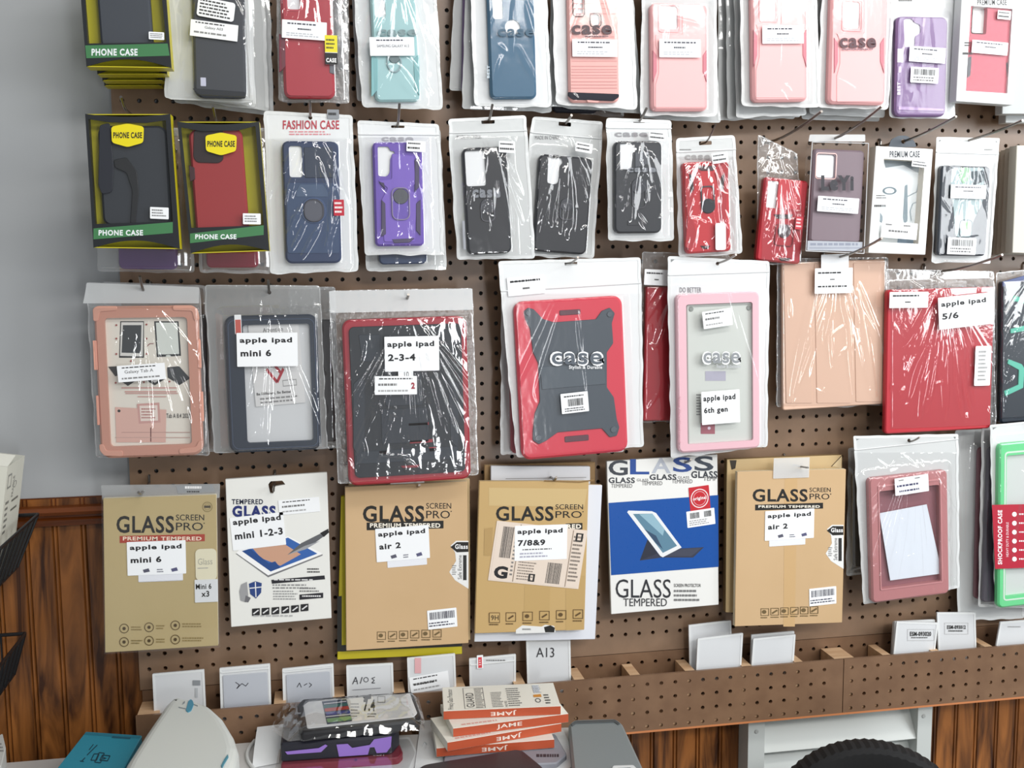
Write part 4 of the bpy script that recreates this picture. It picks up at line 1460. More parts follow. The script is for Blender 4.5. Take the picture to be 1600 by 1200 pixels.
# -- navy tablet case
backbag('dark shiny bag edge between the navy and the red black tablet case', ((452, 448), (524, 448), (532, 700), (450, 704)), 1.4, None, (460, 500, 528, 690), '#2c2628:.4', back='grey_clear', seam='clear_seam', fmat='clear_film', T=.01, name='bagged_tablet_case', cat='tablet case', n=24)
p = Pk('bagged_tablet_case', 'navy framed clear tablet case with white note card and large printed label', 'tablet case', ((320, 445), (500, 446), (512, 700), (334, 708)), 3.0, TC)
p.bag('grey_clear', 'clear_seam', rim=.002, hole=(421, 457))
NB = '#27303f:.35'
o = frame_case(p, (350, 494, 502, 702), (379, 508, 490, 688), .013, .012, NB)
mb = MB()
mb.prism(p.rrect((370, 500, 496, 694), .004, .007), .004, .007, 'frost_thick')
mb.build('clear_panel', o)
p.raised('edge_line', o, [('rim', (355, 500, 498, 697), .011, .0012, .001, '#46536a:.3')], p.T)
p.label((391, 506, 474, 631), [('t', 'Attention', .28, .05, .68, .1, '#555'), ('s', [(.28, .55), (.47, .72), (.62, .56)], .045, '#a82030'), ('s', [(.10, .48), (.22, .48)], .04, '#a82030'), ('s', [(.4, .46), (.58, .63)], .045, '#a82030'), ('t', 'Be Different, Be Better', .04, .83, .74, .87, '#333', .02), ('l', .1, .89, .9, .98, 2, '#888'), ('f', .58, .7, .86, .78, .01, '#999')], rot=3, w=.0085, name='note_card', col='#d9d9d9:.6')
p.label((366, 492, 378, 522), [('r', .1, .25, .9, 1, '#c85a4e')], w=.014, name='pull_tab')
p.film('clear_film', n=10, fan=(421, 460), fanh=.003, spread=.4, top=450, amp=.0004)
p.label((369, 521, 466, 571), apple('apple ipad', 'mini 6'), rot=-1, th=.0004)
hook('metal hook through the bag of the navy tablet case', 421, 458, 2.8, L=1.2, rise=.8)

# -- red and black tablet case in crumpled bag
p = Pk('bagged_tablet_case', 'black and red rugged tablet case in a very crumpled clear bag', 'tablet case', ((514, 454), (738, 450), (748, 742), (528, 756)), 3.4, TC)
p.bag('back_clear', 'clear_seam', rim=.002, hole=(635, 466))
o = p.case((534, 500, 736, 748), .014, .010, '#a81e30:.35', name='tablet_case', bevel=.003, w0=.001)
p.raised('inner_shell', o, [('rr', (545, 511, 727, 736), .008, .004, '#1c2129:.4')], p.T)
p.T += .004
sh = p.caseobj
p.raised('back_relief', sh, [('poly', ((560, 523), (594, 523), (594, 565), (566, 565)), .002, .0012, '#2c333d:.5'), ('rr', (595, 640, 670, 690), .002, .001, '#282e38:.4'), ('poly', ((552, 600), (562, 590), (570, 596), (570, 700), (560, 712), (552, 700)), .002, .0012, '#2a303a:.4'),
                             ('rr', (600, 570, 660, 632), .003, .0012, '#2a303a:.4'), ('poly', ((700, 590), (716, 600), (716, 700), (704, 690)), .002, .0012, '#2a303a:.4'), ('rr', (556, 706, 716, 716), .002, .001, '#2c333d:.4')], p.T)
p.raised('red_detail', sh, [('rr', (638, 661, 670, 664), .0005, .001, '#9c2432:.35'), ('rr', (592, 704, 606, 710), .001, .001, '#b02a38:.35'), ('rr', (670, 699, 682, 705), .001, .001, '#b02a38:.35'), ('poly', ((626, 728), (656, 726), (652, 731), (630, 732)), .0005, .0012, '#8c2430:.35'), ('rr', (640, 688, 676, 691), .0005, .001, '#9c2432:.35')], p.T)
p.raised('latch', sh, [('poly', ((629, 731), (653, 730), (650, 738), (633, 739)), .001, .002, '#161a20:.3')], p.T)
p.film('clear_film', n=60, fan=(636, 470), fanh=.008, spread=.6, fw=1.6, amp=.0004, top=486, run=.010, step=.002)
mb = MB()
mb.prism(roundpoly(p.quad(.001, ((514, 455), (738, 451), (739, 484), (516, 489))), .001), .0012, .0018, 'frost')
mb.build('header_strip', p.root)
p.label((600, 527, 687, 578), apple('apple ipad', '2-3-4'), rot=-1, th=.0004, w=p.T + .0095)
p.label((585, 589, 652, 615), SHOP + [('t', '2', .86, .35, .95, .7, '#a03040', .05)], rot=-2, w=p.T + .0095)
p.label((622, 578, 646, 591), [('t', '10', .4, .25, .7, .8, '#333')], w=p.T + .009, name='small_label')
hook('metal hook through the bag of the black and red tablet case', 636, 467, 3.2, L=1.0, rise=.3)

# -- red and grey tablet case, with one more behind it
q = backbag('white bag with red case behind the red and grey tablet case', ((783, 412), (960, 412), (975, 706), (782, 711)), 2.0, None, (796, 480, 950, 702), '#a3283a:.4', T=.012, name='bagged_tablet_case', cat='tablet case')
p = Pk('bagged_tablet_case', 'red tablet case with grey cross shaped back plate in a white zip bag', 'tablet case', ((778, 408), (1001, 402), (1006, 698), (807, 715)), 3.4, TC, ang=((803, 474), (974, 463), (983, 697), (815, 712)))
p.bag('milky_white', r=.006, slot=(882, 408, 902, 414), zips=(455,))
o = p.case((803, 472, 982, 705), .015, .012, '#cf3a4c:.4', name='tablet_case', bevel=.004)


def z4(pts):
    return [(740 + x / 3.2, 380 + y / 3.2) for x, y in pts]


bp_ = p.raised('back_plate', o, [('poly', z4([(250, 340), (272, 322), (300, 330), (345, 378), (400, 395), (610, 380), (640, 338), (680, 322), (705, 350), (690, 400), (697, 500), (665, 545), (665, 720), (700, 770), (715, 880), (728, 920), (715, 962), (680, 970), (640, 925), (420, 945), (360, 988), (325, 1005), (295, 985), (295, 945), (305, 850), (330, 790), (322, 600), (296, 545), (282, 430), (258, 380)]), .002, .002, '#474f58:.4')], p.T)
p.raised('kickstand', bp_, [('poly', z4([(330, 618), (652, 604), (660, 704), (342, 732)]), .001, .001, '#4e5760:.4')], p.T + .002)
p.raised('dark_insert', o, [('rr', (874, 485, 907, 491), .002, .001, '#5d3a44:.4'), ('rr', (882, 682, 920, 688), .002, .001, '#5d3a44:.4')], p.T)
p.raised('screw', o, [('disc', 825, 489, 4.5, .0032, '#565e66:.3'), ('disc', 952, 491, 4.5, .0032, '#565e66:.3'), ('disc', 841, 684, 5, .0032, '#565e66:.3'), ('disc', 958, 671, 5, .0032, '#565e66:.3')], p.T)
p.T += .002
p.film('smooth_film', n=5, fan=(892, 412), top=458, fanh=.0014, spread=.5, amp=.0001)
mb = MB()
draw(mb, p.m3(p.T + .0035), [('t', 'case', 859, 549, 944, 572, '#eef0f2', .09), ('t', 'case', 862, 551.5, 941, 569.5, '#565e68', .015), ('t', 'Stylish & Durable', 889, 571, 941, 578, '#e4e6e8', .03)])
mb.build('bag_print', p.root)
p.label((792, 433, 852, 459), SCRIPT, rot=2, w=.002)
p.label((876, 615, 920, 643), [('l', .12, .1, .88, .24, 1, '#333'), ('b', .25, .3, .8, .66, '#222'), ('l', .12, .72, .9, .94, 2, '#444')], rot=2, name='barcode_label')
hook('metal hook through the slot of the red and grey tablet case bag', 891, 411, 3.2, tip=(903, 402), r=.0018)

# -- red folio partly hidden
q = Pk('bagged_tablet_case', 'plain red folio half hidden behind the pale pink clear tablet case', 'tablet case', ((1003, 393), (1140, 398), (1140, 662), (1000, 660)), 1.4, TC)
q.bag('back_clear', 'clear_seam', rim=.002)
q.case((1010, 448, 1130, 656), .003, .010, '#b5202f:.45', name='tablet_case', bevel=.002)
q.film('clear_film', n=26, fan=(1070, 398), fanh=.005)
q.label((1007, 421, 1046, 446), SCRIPT, rot=-2)

# -- pale pink clear case
p = Pk('bagged_tablet_case', 'pale pink rimmed clear tablet case in a white bag', 'tablet case', ((1043, 400), (1202, 408), (1199, 698), (1048, 716)), 3.0, TC, ang=((1057, 461), (1188, 458), (1188, 692), (1057, 705)))
p.bag('milky_white', r=.005, zips=(430,), hole=(1121, 412), prints=[('t', 'DO BETTER', 1062, 449, 1096, 457, '#77777c', .01)])
PP = '#e9bcc6:.4'
o = frame_case(p, (1057, 460, 1188, 700), (1072, 476, 1177, 688), .010, .011, PP)
mb = MB()
mb.prism(p.rrect((1066, 470, 1182, 694), .004, .006), .003, .006, '#c9cdc8:.4')
draw(mb, p.m3(.0064), [('r', 1102, 580, 1134, 595, '#aaa8b8'), ('r', 1095, 661, 1117, 678, '#9c5a66'), ('d', 1108, 669, 2.4, 2.4, '#dcd'), ('l', 1088, 615, 1096, 650, 8, '#777')])
mb.build('clear_panel', o)['label'] = 'grey translucent panel'
p.raised('edge_line', o, [('rim', (1073, 477, 1177, 690), .003, .002, .001, '#b9bdb8:.35')], .0075)
p.raised('screw', o, [('disc', 1080, 483, 3.5, .001, '#8a8e8a:.4'), ('disc', 1170, 481, 3.5, .001, '#8a8e8a:.4')], .0065)
p.film('smooth_film', n=5, fan=(1121, 412), top=432, fanh=.0012, spread=.4, amp=.0001)
mb = MB()
draw(mb, p.m3(p.T + .0035), [('t', 'case', 1097, 549, 1158, 570, '#e9ebec', .09), ('t', 'case', 1099, 551, 1156, 567.5, '#8c9094', .015), ('t', 'Stylish & Durable', 1120, 570, 1157, 576, '#b9bcc0', .03)])
mb.build('bag_print', p.root)
mb = MB()
draw(mb, p.m3(p.T + .0035), [('n', 'Heavy Duty Shockproof', 1059, 620, 1064, 692, '#c9909c', .01)])
mb.build('side_print', p.root)
p.label((1098, 485, 1144, 510), SHOP, rot=6)
p.label((1096, 612, 1156, 660), apple('apple ipad', '6th gen', .84, .12, .22, .14, .62), rot=1)
hook('metal hook through the bag of the pale pink clear tablet case', 1121, 411, 2.8, tip=(1150, 398), r=.0018)

# -- peach folio
p = Pk('bagged_tablet_case', 'peach tri-fold tablet folio in a glossy clear bag', 'tablet case', ((1214, 404), (1388, 402), (1392, 634), (1213, 636)), 1.9, TC, ang=((1221, 413), (1380, 409), (1383, 629), (1229, 632)))
p.bag('back_clear', 'clear_seam', rim=.002)
PE = '#dfbaa3:.5'
o = p.case((1222, 411, 1382, 631), .004, .007, PE, name='tablet_case', bevel=.0015)
for a, b_ in (((1224, 413), (1269, 630)), ((1272, 412), (1329, 630)), ((1333, 411), (1380, 628))):
    p.raised('cover_panel', o, [('poly', ((a[0], a[1]), (b_[0] - 4, a[1]), (b_[0], b_[1]), (a[0] + 4, b_[1])), .002, .0012, PE)], p.T)
p.T += .0012
p.film('clear_film', n=14, fan=(1304, 406), fanh=.007, spread=.55, amp=.0001, fw=2.0, folds=[(*p.uv(1270, 450), *p.uv(1232, 620), .009, .007), (*p.uv(1290, 460), *p.uv(1296, 580), .004, .005), (*p.uv(1318, 460), *p.uv(1330, 620), .006, .006), (*p.uv(1334, 450), *p.uv(1362, 620), .010, .008), (*p.uv(1336, 440), *p.uv(1380, 560), .006, .006)])
p.label((1283, 398, 1326, 418), [], w=p.T + .0078, name='header_tag')
p.label((1273, 420, 1332, 457), [('l', .08, .12, .92, .26, 1, '#15151a'), ('l', .1, .16, .8, .22, 1, '#15151a'), ('l', .4, .4, .55, .5, 1, '#444'), ('l', .08, .66, .92, .8, 1, '#333')], rot=-1, w=p.T + .0085)
hook('long wire hook reaching right above the peach folio', 1304, 403, 1.8, tip=(1378, 372))

# -- red folio
p = Pk('bagged_tablet_case', 'red tablet folio with two white labels in a glossy clear bag', 'tablet case', ((1384, 420), (1553, 424), (1556, 666), (1384, 672)), 2.4, TC, ang=((1386, 455), (1549, 452), (1546, 669), (1390, 670)))
p.bag('back_clear', 'clear_seam', rim=.002)
p.case((1387, 453, 1548, 669), .006, .010, '#b82a36:.4', name='tablet_case', bevel=.002)
p.film('clear_film', n=30, fan=(1470, 426), fanh=.009, spread=.5, amp=.00012, fw=2.0, folds=[(*p.uv(1482, 500), *p.uv(1512, 650), .005, .007), (*p.uv(1498, 510), *p.uv(1518, 636), .005, .006), (*p.uv(1470, 480), *p.uv(1440, 600), .004, .006), (*p.uv(1456, 490), *p.uv(1422, 570), .005, .006)])
p.label((1390, 457, 1450, 480), SCRIPT, rot=-1, w=p.T + .0095)
p.label((1467, 462, 1551, 509), apple('apple ipad', '5/6', .82, .14, .2, .16, .3), rot=4, th=.0004, w=p.T + .0098)
p.label((1524, 541, 1547, 602), [('l', .2, .1, .8, .9, 8, '#999')], rot=-1, name='white_sachet', r=.002)
hook('long wire hook reaching right above the red folio', 1470, 424, 2.2, tip=(1566, 398))

# -- dark case with mint straps, cut by the frame
p = Pk('bagged_tablet_case', 'dark tablet case with mint green straps cut by the right picture edge', 'tablet case', ((1556, 426), (1700, 412), (1690, 650), (1556, 656)), 2.0, TC)
p.bag('back_clear', 'clear_seam', rim=.002)
o = p.case((1566, 440, 1690, 652), .006, .012, '#1c2733:.35', name='tablet_case', bevel=.003)
MT = '#5cc0a8:.4'
p.raised('strap', o, [('poly', ((1583, 462), (1610, 468), (1610, 477), (1582, 470)), .001, .002, MT), ('poly', ((1578, 514), (1612, 506), (1612, 515), (1578, 521)), .001, .002, MT), ('poly', ((1575, 561), (1596, 569), (1600, 576), (1598, 606), (1570, 619), (1568, 611), (1590, 601), (1591, 578), (1573, 568)), .001, .002, MT)], p.T)
p.raised('top_edge', o, [('poly', ((1566, 440), (1610, 428), (1610, 436), (1566, 448)), .001, .001, '#35467a:.35')], p.T)
p.film('clear_film', n=26, fan=(1610, 420), fanh=.005)
hook('metal hook above the dark tablet case with mint straps', 1625, 421, 1.8, L=3)

# ================================================================== row four, screen protector boxes
GL = 'screen protector boxes in the lowest row'
BLK = '#15130f:.5'


def glass(x0, y0, x1, y1, sx, sy, band, bcol, tcol='#e9e2d2', bold=.035):
    h = y1 - y0
    pr = [('t', 'GLASS', x0, y0, x1, y1, BLK, bold), ('t', 'SCREEN', x1 + 3, sy, sx, sy + h * .34, BLK, .005), ('t', 'PRO', x1 + 3, sy + h * .46, sx - 2, sy + h * .92, BLK, 0), ('d', sx, sy + h * .5, .9, .9, BLK)]
    if band:
        a, b_, c, d_ = band
        pr += [('p', [(a, b_ + 1.5), (c, b_ - 1.5), (c, d_ - 1.5), (a, d_ + 1.5)], bcol), ('t', 'PREMIUM TEMPERED', a + 5, b_ + 2.5, c - 5, d_ - 2.5, tcol, .03)]
    return pr


def icons(x0, x1, y, n, s=8, col='#6b5836'):
    pr = []
    for k in range(n):
        cx = x0 + (x1 - x0) * k / (n - 1)
        yy = y - (cx - x0) * .045
        pr += [('f', cx - s, yy - s, cx + s, yy + s * .8, 1, col), ('d', cx - 1, yy - 1, 3.5, 3, col) if k % 2 == 0 else ('s', [(cx - 4, yy + 2), (cx + 4, yy - 3)], 2.5, col), ('l', cx - s, yy + s * 1.0, cx + s, yy + s * 1.5, 1, col)]
    return pr


def arrow_sticker(p, x0, y0, x1, y1):
    mb = MB()
    w = x1 - x0
    h = y1 - y0
    mb.prism(roundpoly(p.quad(0, ((x0 + 2, y0 + h * .1), (x0 + w * .35, y0), (x1, y0), (x1, y1), (x0 + w * .3, y1 - h * .18), (x0, y1 - h * .35), (x0 + w * .35, y0 + h * .42), (x0 + w * .3, y0 + h * .24))), .001), 0, .0003, '#e6e6e4:.5')
    draw(mb, p.m3(.0005), [('p', [(x0 + 2, y0 + h * .13), (x0 + w * .4, y0 + 2), (x1, y0 + 2), (x1, y0 + h * .23), (x0 + w * .4, y0 + h * .24)], BLK), ('t', 'Glass', x0 + w * .3, y0 + h * .07, x1 - 1, y0 + h * .17, '#eee', .03), ('r', x1 - w * .28, y0 + h * .3, x1 - w * .1, y0 + h * .82, '#222'), ('v', 'Safe Extreme', x1 - w * .55, y0 + h * .3, x1 - w * .35, y0 + h * .8, '#555'), ('l', x0 + w * .15, y0 + h * .5, x0 + w * .38, y0 + h * .72, 5, '#888')])
    mb.build('arrow_sticker', p.root)


def two_label(p, b, low, l2, w2, rot=0):
    p.label(low, [], rot=rot, w=.0003, name='lower_label', col='#e6e8ee:.55')
    p.label(b, apple('apple ipad', l2, .88, .1, .18, .17, w2) + [('p', [(.26, .84), (.36, .8), (.38, .9), (.28, .93)], '#556'), ('l', .5, .82, .62, .95, 2, '#667'), ('p', [(.74, .84), (.84, .8), (.86, .9), (.76, .93)], '#557')], rot=rot, w=.0008)


# -- tan box in clear sleeve
p = Pk('screen_protector_box', 'tan screen protector box with red band in a clear sleeve, leftmost of the row', 'screen protector', ((161, 779), (338, 773), (341, 1009), (164, 1020)), 3.2, GL)
p.carton(.35 * IN, 'card_grey', '#ddd6c0:.6', prints=glass(182, 806, 272, 833, 319, 804, (187, 836, 320, 847), '#a83a28', '#ecd9c4', .02) + [
    ('o', 324, 792, 8, 8, .14, '#8a7a4e'), ('o', 324, 792, 5, 5, .1, '#8a7a4e'), ('r', 319, 790, 329, 793.5, '#4a4030')] + sum([[('o', x, y, 7.5, 7.5, .16, '#5c4a26'), ('d', x, y, 2.6, 2.6, '#4a3a1e'), ('l', x + 11, y - 4, x + e, y + 4, 2, '#8a7748')] for x, y, e in ((194, 982, 29), (233, 980, 26), (274, 977, 46), (194, 1003, 29), (233, 1001, 26), (274, 999, 46))], []))
mb = MB()
mb.prism(roundpoly(p.quad(0, ((158, 760), (344, 758), (344, 1011), (163, 1022))), .002), .0006, .0008, 'hard_clear')
mb.prism(roundpoly(p.quad(-.0092, ((158, 758), (344, 756), (343, 778), (160, 782))), .002), -.0096, -.0092, 'grey_clear')
draw(mb, p.m3(-.0088), [('p', [(275, 759), (332, 757), (336, 769), (278, 771)], '#8e9194'), ('l', 289, 758, 316, 766, 1, '#eee'), ('l', 292, 766, 318, 771, 1, '#333')])
mb.build('clear_sleeve', p.root)
two_label(p, (198, 847, 291, 896), (216, 893, 286, 907), 'mini 6', .52)
p.label((305, 858, 339, 906), [('t', 'Glass', .12, .3, .8, .5, '#a8a698'), ('l', .1, .58, .7, .64, 1, '#999')], w=.0009, name='glass_sticker', col='#d9d3b9:.5', r=.007)
p.label((304, 906, 341, 940), [('t', 'Mini 6', .05, .18, .72, .42, BLK, .02), ('t', 'x3', .28, .5, .62, .76, BLK, .02)], w=.0011, name='tape_patch', col='frost_thick')
hook('metal hook above the leftmost tan screen protector box', 222, 770, 3.1, tip=None, L=1.3, rise=.3)

# -- white tempered glass box
p = Pk('screen_protector_box', 'white screen protector box picturing a tablet cut by a knife', 'screen protector', ((352, 749), (511, 738), (518, 966), (361, 980)), 2.4, GL)
W5 = '#e6e6e1:.5'
p.carton(.3 * IN, W5, '#c9c8c2:.6', holes=[((419, 757), (423, 752), (441, 751), (446, 757), (430, 760), (427, 771), (422, 771))], prints=[
    ('t', 'TEMPERED', 362, 780, 411, 788, '#16203a', .03), ('t', 'GLASS', 363, 790, 431, 808, '#1c2a6c', .05),
    ('p', [(369, 864), (376, 857), (450, 838), (504, 865), (419, 900)], '#f4f4f4'), ('p', [(370, 865), (419, 899), (504, 866), (504, 868), (419, 902), (368, 865)], '#77777a'),
    ('p', [(378, 861), (450, 840), (496, 865), (423, 893)], '#2f5fa8'), ('p', [(395, 857), (446, 851), (470, 866), (438, 884), (408, 872)], '#c79a80'), ('p', [(378, 861), (392, 858), (420, 880), (430, 877), (438, 887), (423, 893)], '#1c4686'),
    ('p', [(449, 867), (470, 849), (500, 834), (506, 838), (478, 858)], '#5c5e62'), ('p', [(449, 867), (478, 858), (500, 845), (476, 853)], '#9a9ca0'), ('p', [(500, 833), (513, 826), (514, 832), (506, 839)], '#18181a'),
    ('l', 480, 887, 502, 896, 2, '#333'), ('p', [(424, 906), (507, 899), (508, 905), (425, 912)], '#1c1c24'), ('l', 428, 904, 504, 908, 1, '#ddd'), ('l', 426, 912, 490, 921, 2, '#888'), ('l', 427, 922, 466, 938, 4, '#999'), ('l', 468, 917, 504, 926, 2, '#777'), ('p', [(468, 929), (505, 926), (505, 934), (468, 937)], '#1c1c24'), ('l', 472, 929, 502, 934, 1, '#ddd'),
    ('p', [(389, 912), (399, 908), (409, 911), (408, 926), (400, 935), (391, 928)], '#24407c'), ('s', [(399, 909), (400, 933)], 1.6, '#e6e6e6'), ('s', [(390, 919), (409, 917)], 1.6, '#e6e6e6'), ('p', [(377, 913), (386, 909), (388, 930), (384, 941), (376, 938), (374, 924)], '#9a9a9c'), ('p', [(384, 930), (392, 934), (388, 941), (382, 940)], '#6a6a6e')]
    + sum([[('p', [(x - 6, y - 5), (x + 6, y - 6), (x + 6, y + 5), (x - 6, y + 6)], '#17171b'), ('s', [(x - 4, y + 3), (x + 4, y - 3)], 2, '#ddd')] for x, y in ((400, 956), (415, 955), (430.5, 954), (446, 952.5), (461, 951), (476, 949))], []) + [('l', 396, 960, 480, 964, 1, '#aaa')])
p.label((360, 807, 446, 853), apple('apple ipad', 'mini 1-2-3', .9, .06, .22, .18, .9), rot=3, w=.0006)
p.label((435, 781, 500, 800), SHOP, rot=2, w=.0006)
hook('metal hook through the hang hole of the white knife picture box', 428, 757, 2.2, L=1.0, rise=-.2)

# -- cardboard box with yellow box behind
q = Pk('screen_protector_box', 'yellow box showing at the left and bottom behind the tan box with a black band', 'screen protector', ((533, 776), (718, 768), (722, 1022), (527, 1031)), 1.3, None)
q.carton(.4 * IN, '#cabb1c:.45', '#cabb1c:.45', prints=[('p', [(527, 932), (534, 931), (534, 1018), (527, 1018)], '#2a2824'), ('p', [(534, 1008), (722, 1000), (722, 1010), (534, 1018)], '#2a2824')])
q = Pk('screen_protector_box', 'second tan box edge right behind the yellow backed tan box', 'screen protector', ((545, 756), (734, 748), (735, 1000), (545, 1010)), 1.75, None)
q.carton(.3 * IN, '#c4aa80:.6', '#dccfb0:.6')
p = Pk('screen_protector_box', 'tan screen protector box with black band, yellow box behind it', 'screen protector', ((539, 761), (730, 752), (732, 1005), (541, 1017)), 2.3, GL)
p.carton(.35 * IN, 'card', '#dccfb0:.6', prints=glass(567, 790, 663, 816, 705, 786, (573, 815, 693, 827), BLK, '#f0e9da', .025) + icons(596, 683, 994, 6, 7))
two_label(p, (587, 825, 671, 873), (605, 868, 667, 883), 'air 2', .4, 2)
arrow_sticker(p, 702, 845, 732, 920)
p.label((668, 953, 714, 980), [('b', .08, .12, .92, .5, '#334'), ('l', .04, .62, .96, .9, 2, '#445')], rot=3, w=.0006, name='barcode_label')
hook('metal hook above the tan box with yellow box behind', 653, 760, 2.2, L=1.0, rise=.3)
p.label((610, 748, 663, 758), [], w=-.006, name='header_tag', rot=2)

# -- worn cardboard box with a parcel label
q = Pk('screen_protector_box', 'brown box edge standing highest behind the worn parcel labelled box', 'screen protector', ((757, 727), (930, 722), (930, 990), (760, 995)), .9, None)
q.carton(.3 * IN, '#b08e62:.6', '#c9b088:.6')
q = Pk('screen_protector_box', 'white box top showing behind the worn parcel labelled box', 'screen protector', ((767, 728), (922, 729), (924, 985), (767, 992)), 1.5, None)
q.carton(.3 * IN, '#dfe1e6:.55', '#cfd1d6:.55', prints=[('s', [(790, 748), (916, 746)], 1, '#9a9a9c')])
q = Pk('screen_protector_box', 'white edged box right behind the worn parcel labelled box, its white side showing', 'screen protector', ((757, 755), (941, 758), (930, 999), (741, 1003)), 2.0, None)
q.carton(.3 * IN, '#dde0e8:.55', '#c9b088:.6')
p = Pk('screen_protector_box', 'worn tan screen protector box with tilted parcel label', 'screen protector', ((749, 752), (920, 752), (913, 984), (742, 990)), 2.6, GL)
p.carton(.35 * IN, '#c2a26c:.6', '#cdb68c:.6', prints=[('p', [(764, 762), (918, 764), (913, 792), (764, 790)], '#cbb07c'), ('p', [(820, 906), (860, 905), (858, 984), (818, 985)], '#bd9d66'), ('p', [(884, 900), (914, 900), (912, 984), (884, 985)], '#bd9d66')]
         + glass(775, 791, 865, 814, 911, 788, None, BLK, bold=.02) + [('p', [(884, 818), (910, 817), (910, 827), (884, 828)], BLK), ('t', 'RED', 886, 819, 908, 826, '#efe6d6', .04), ('p', [(757, 826), (770, 824), (768, 868), (756, 868)], '#b3935e')]
         + icons(772, 903, 966, 6, 8, '#5c4522') + [('p', [(764, 957), (781, 957), (781, 973), (764, 973)], '#c2a26c'), ('f', 764, 957, 781, 973, 1, '#5c4522'), ('t', '9H', 767, 961, 779, 969, '#4a3a20', .02), ('s', [(850, 751), (905, 753), (928, 750)], 2, '#8a6a3c')])
p.label((770, 822, 910, 912), [('r', .02, .02, .98, .98, '#e3d3c4'), ('r', .26, .02, .272, .98, '#9a8878'), ('t', 'G', .05, .74, .2, .95, '#15151a', .05), ('b', .08, .08, .2, .6, '#26262a'), ('l', .22, .1, .25, .9, 12, '#777'), ('l', .3, .62, .5, .95, 7, '#8a7e74'), ('b', .62, .6, .78, .95, '#333'), ('r', .84, .02, .85, .98, '#9a8878'), ('l', .86, .1, .97, .9, 12, '#7a7068'), ('f', .43, .82, .5, .95, .02, '#222'), ('f', .88, .06, .96, .2, .02, '#222')], rot=-7, w=.0006, name='parcel_label', col='#e3d3c4:.6')
p.label((805, 821, 885, 874), apple('apple ipad', '7/8&9', .86, .1, .17, .14, .52) + [('l', .15, .66, .75, .72, 1, '#444'), ('l', .1, .76, .7, .94, 2, '#aab')], rot=1, w=.0012)
mb = MB()
mb.prism(roundpoly(p.quad(0, ((806, 984), (816, 977), (846, 979), (852, 976), (866, 978), (868, 988), (806, 990))), .001), 0, .0004, '#e2e2e0:.5')
draw(mb, p.m3(.0006), [('p', [(850, 980), (860, 977), (867, 981), (866, 988), (852, 988)], BLK), ('l', 816, 981, 830, 986, 1, '#888')])
mb.build('bottom_sticker', p.root)
hook('metal hook above the worn parcel labelled box', 866, 750, 2.5, L=.6, rise=.3)

# -- blue and white box
p = Pk('screen_protector_box', 'blue and white screen protector box picturing a tablet on a keyboard stand', 'screen protector', ((948, 721), (1121, 710), (1123, 945), (955, 960)), 1.9, GL)


def z5(*pts):
    return [(920 + x / 3.81, 690 + y / 3.81) for x, y in pts]


GC = ('#3c4048', '#234a94', '#b9bec8', '#2a4a90', '#3c4450')
p.carton(.3 * IN, '#e9e9e6:.4', '#a9aaa8:.6', prints=[('t', c_, 951 + 33.5 * k, 719 - k * 1.6, 981 + 33.5 * k, 743 - k * 1.8, GC[k], .02) for k, c_ in enumerate('GLASS')]
         + [('t', 'GLASS', 951, 746, 992, 755, '#33373f', .03), ('t', 'GLASS', 995, 748, 1013, 752, '#555'), ('t', 'GLASS', 1015, 741, 1057, 750, '#33373f', .03), ('t', 'GLASS', 1059, 744, 1077, 748, '#555'), ('t', 'GLASS', 1080, 736, 1121, 747, '#33373f', .03),
            ('t', 'TEMPERED', 955, 756, 988, 762, '#666'), ('t', 'TEMPERED', 1003, 752, 1035, 758, '#666'), ('t', 'TEMPERED', 1050, 749, 1082, 755, '#666'), ('t', 'TEMP', 1099, 745, 1120, 751, '#666'),
            ('p', z5((118, 365), (770, 318), (772, 745), (133, 795)), '#1450a0:.3'),
            ('p', z5((303, 708), (350, 580), (430, 690)), '#232838'), ('p', z5((303, 708), (430, 690), (620, 690), (685, 628), (560, 635), (470, 640)), '#2f3346'), ('p', z5((440, 680), (610, 682), (670, 632), (545, 640)), '#3d4152'),
            ('p', z5((228, 420), (235, 410), (375, 414), (400, 425), (552, 630), (440, 688), (425, 680)), '#e6e8ea'), ('p', z5((262, 430), (378, 428), (525, 620), (440, 662)), '#5a8298'), ('p', z5((300, 432), (378, 428), (450, 520), (440, 560)), '#8fb4c4'), ('p', z5((330, 520), (400, 560), (440, 640), (400, 605)), '#2f4a66'),
            ('t', 'GLASS', 962, 905, 1048, 934, '#24262c', -.004), ('t', 'TEMPERED', 974, 935, 1042, 947, '#24262c', -.002), ('t', 'SCREEN PROTECTOR', 1053, 912, 1095, 917, '#444', .01), ('l', 1053, 920, 1096, 941, 3, '#777')])
p.label((1077, 761, 1109, 796), [('o', .5, .5, .44, .4, .1, '#f0e4e4'), ('t', 'original', .16, .42, .84, .6, '#f4eaea', .04), ('o', .5, .5, .32, .3, .08, '#e8b0b4')], rot=4, w=.0006, name='red_badge', col='#c2232e:.4')
p.label((1073, 798, 1117, 820), [('b', .12, .12, .45, .48, '#222'), ('b', .62, .12, .88, .48, '#222'), ('l', .08, .56, .92, .92, 3, '#999')], rot=4, w=.0007, name='barcode_label')
hook('metal hook above the blue and white box', 1070, 722, 1.8, L=1.2, rise=.4)

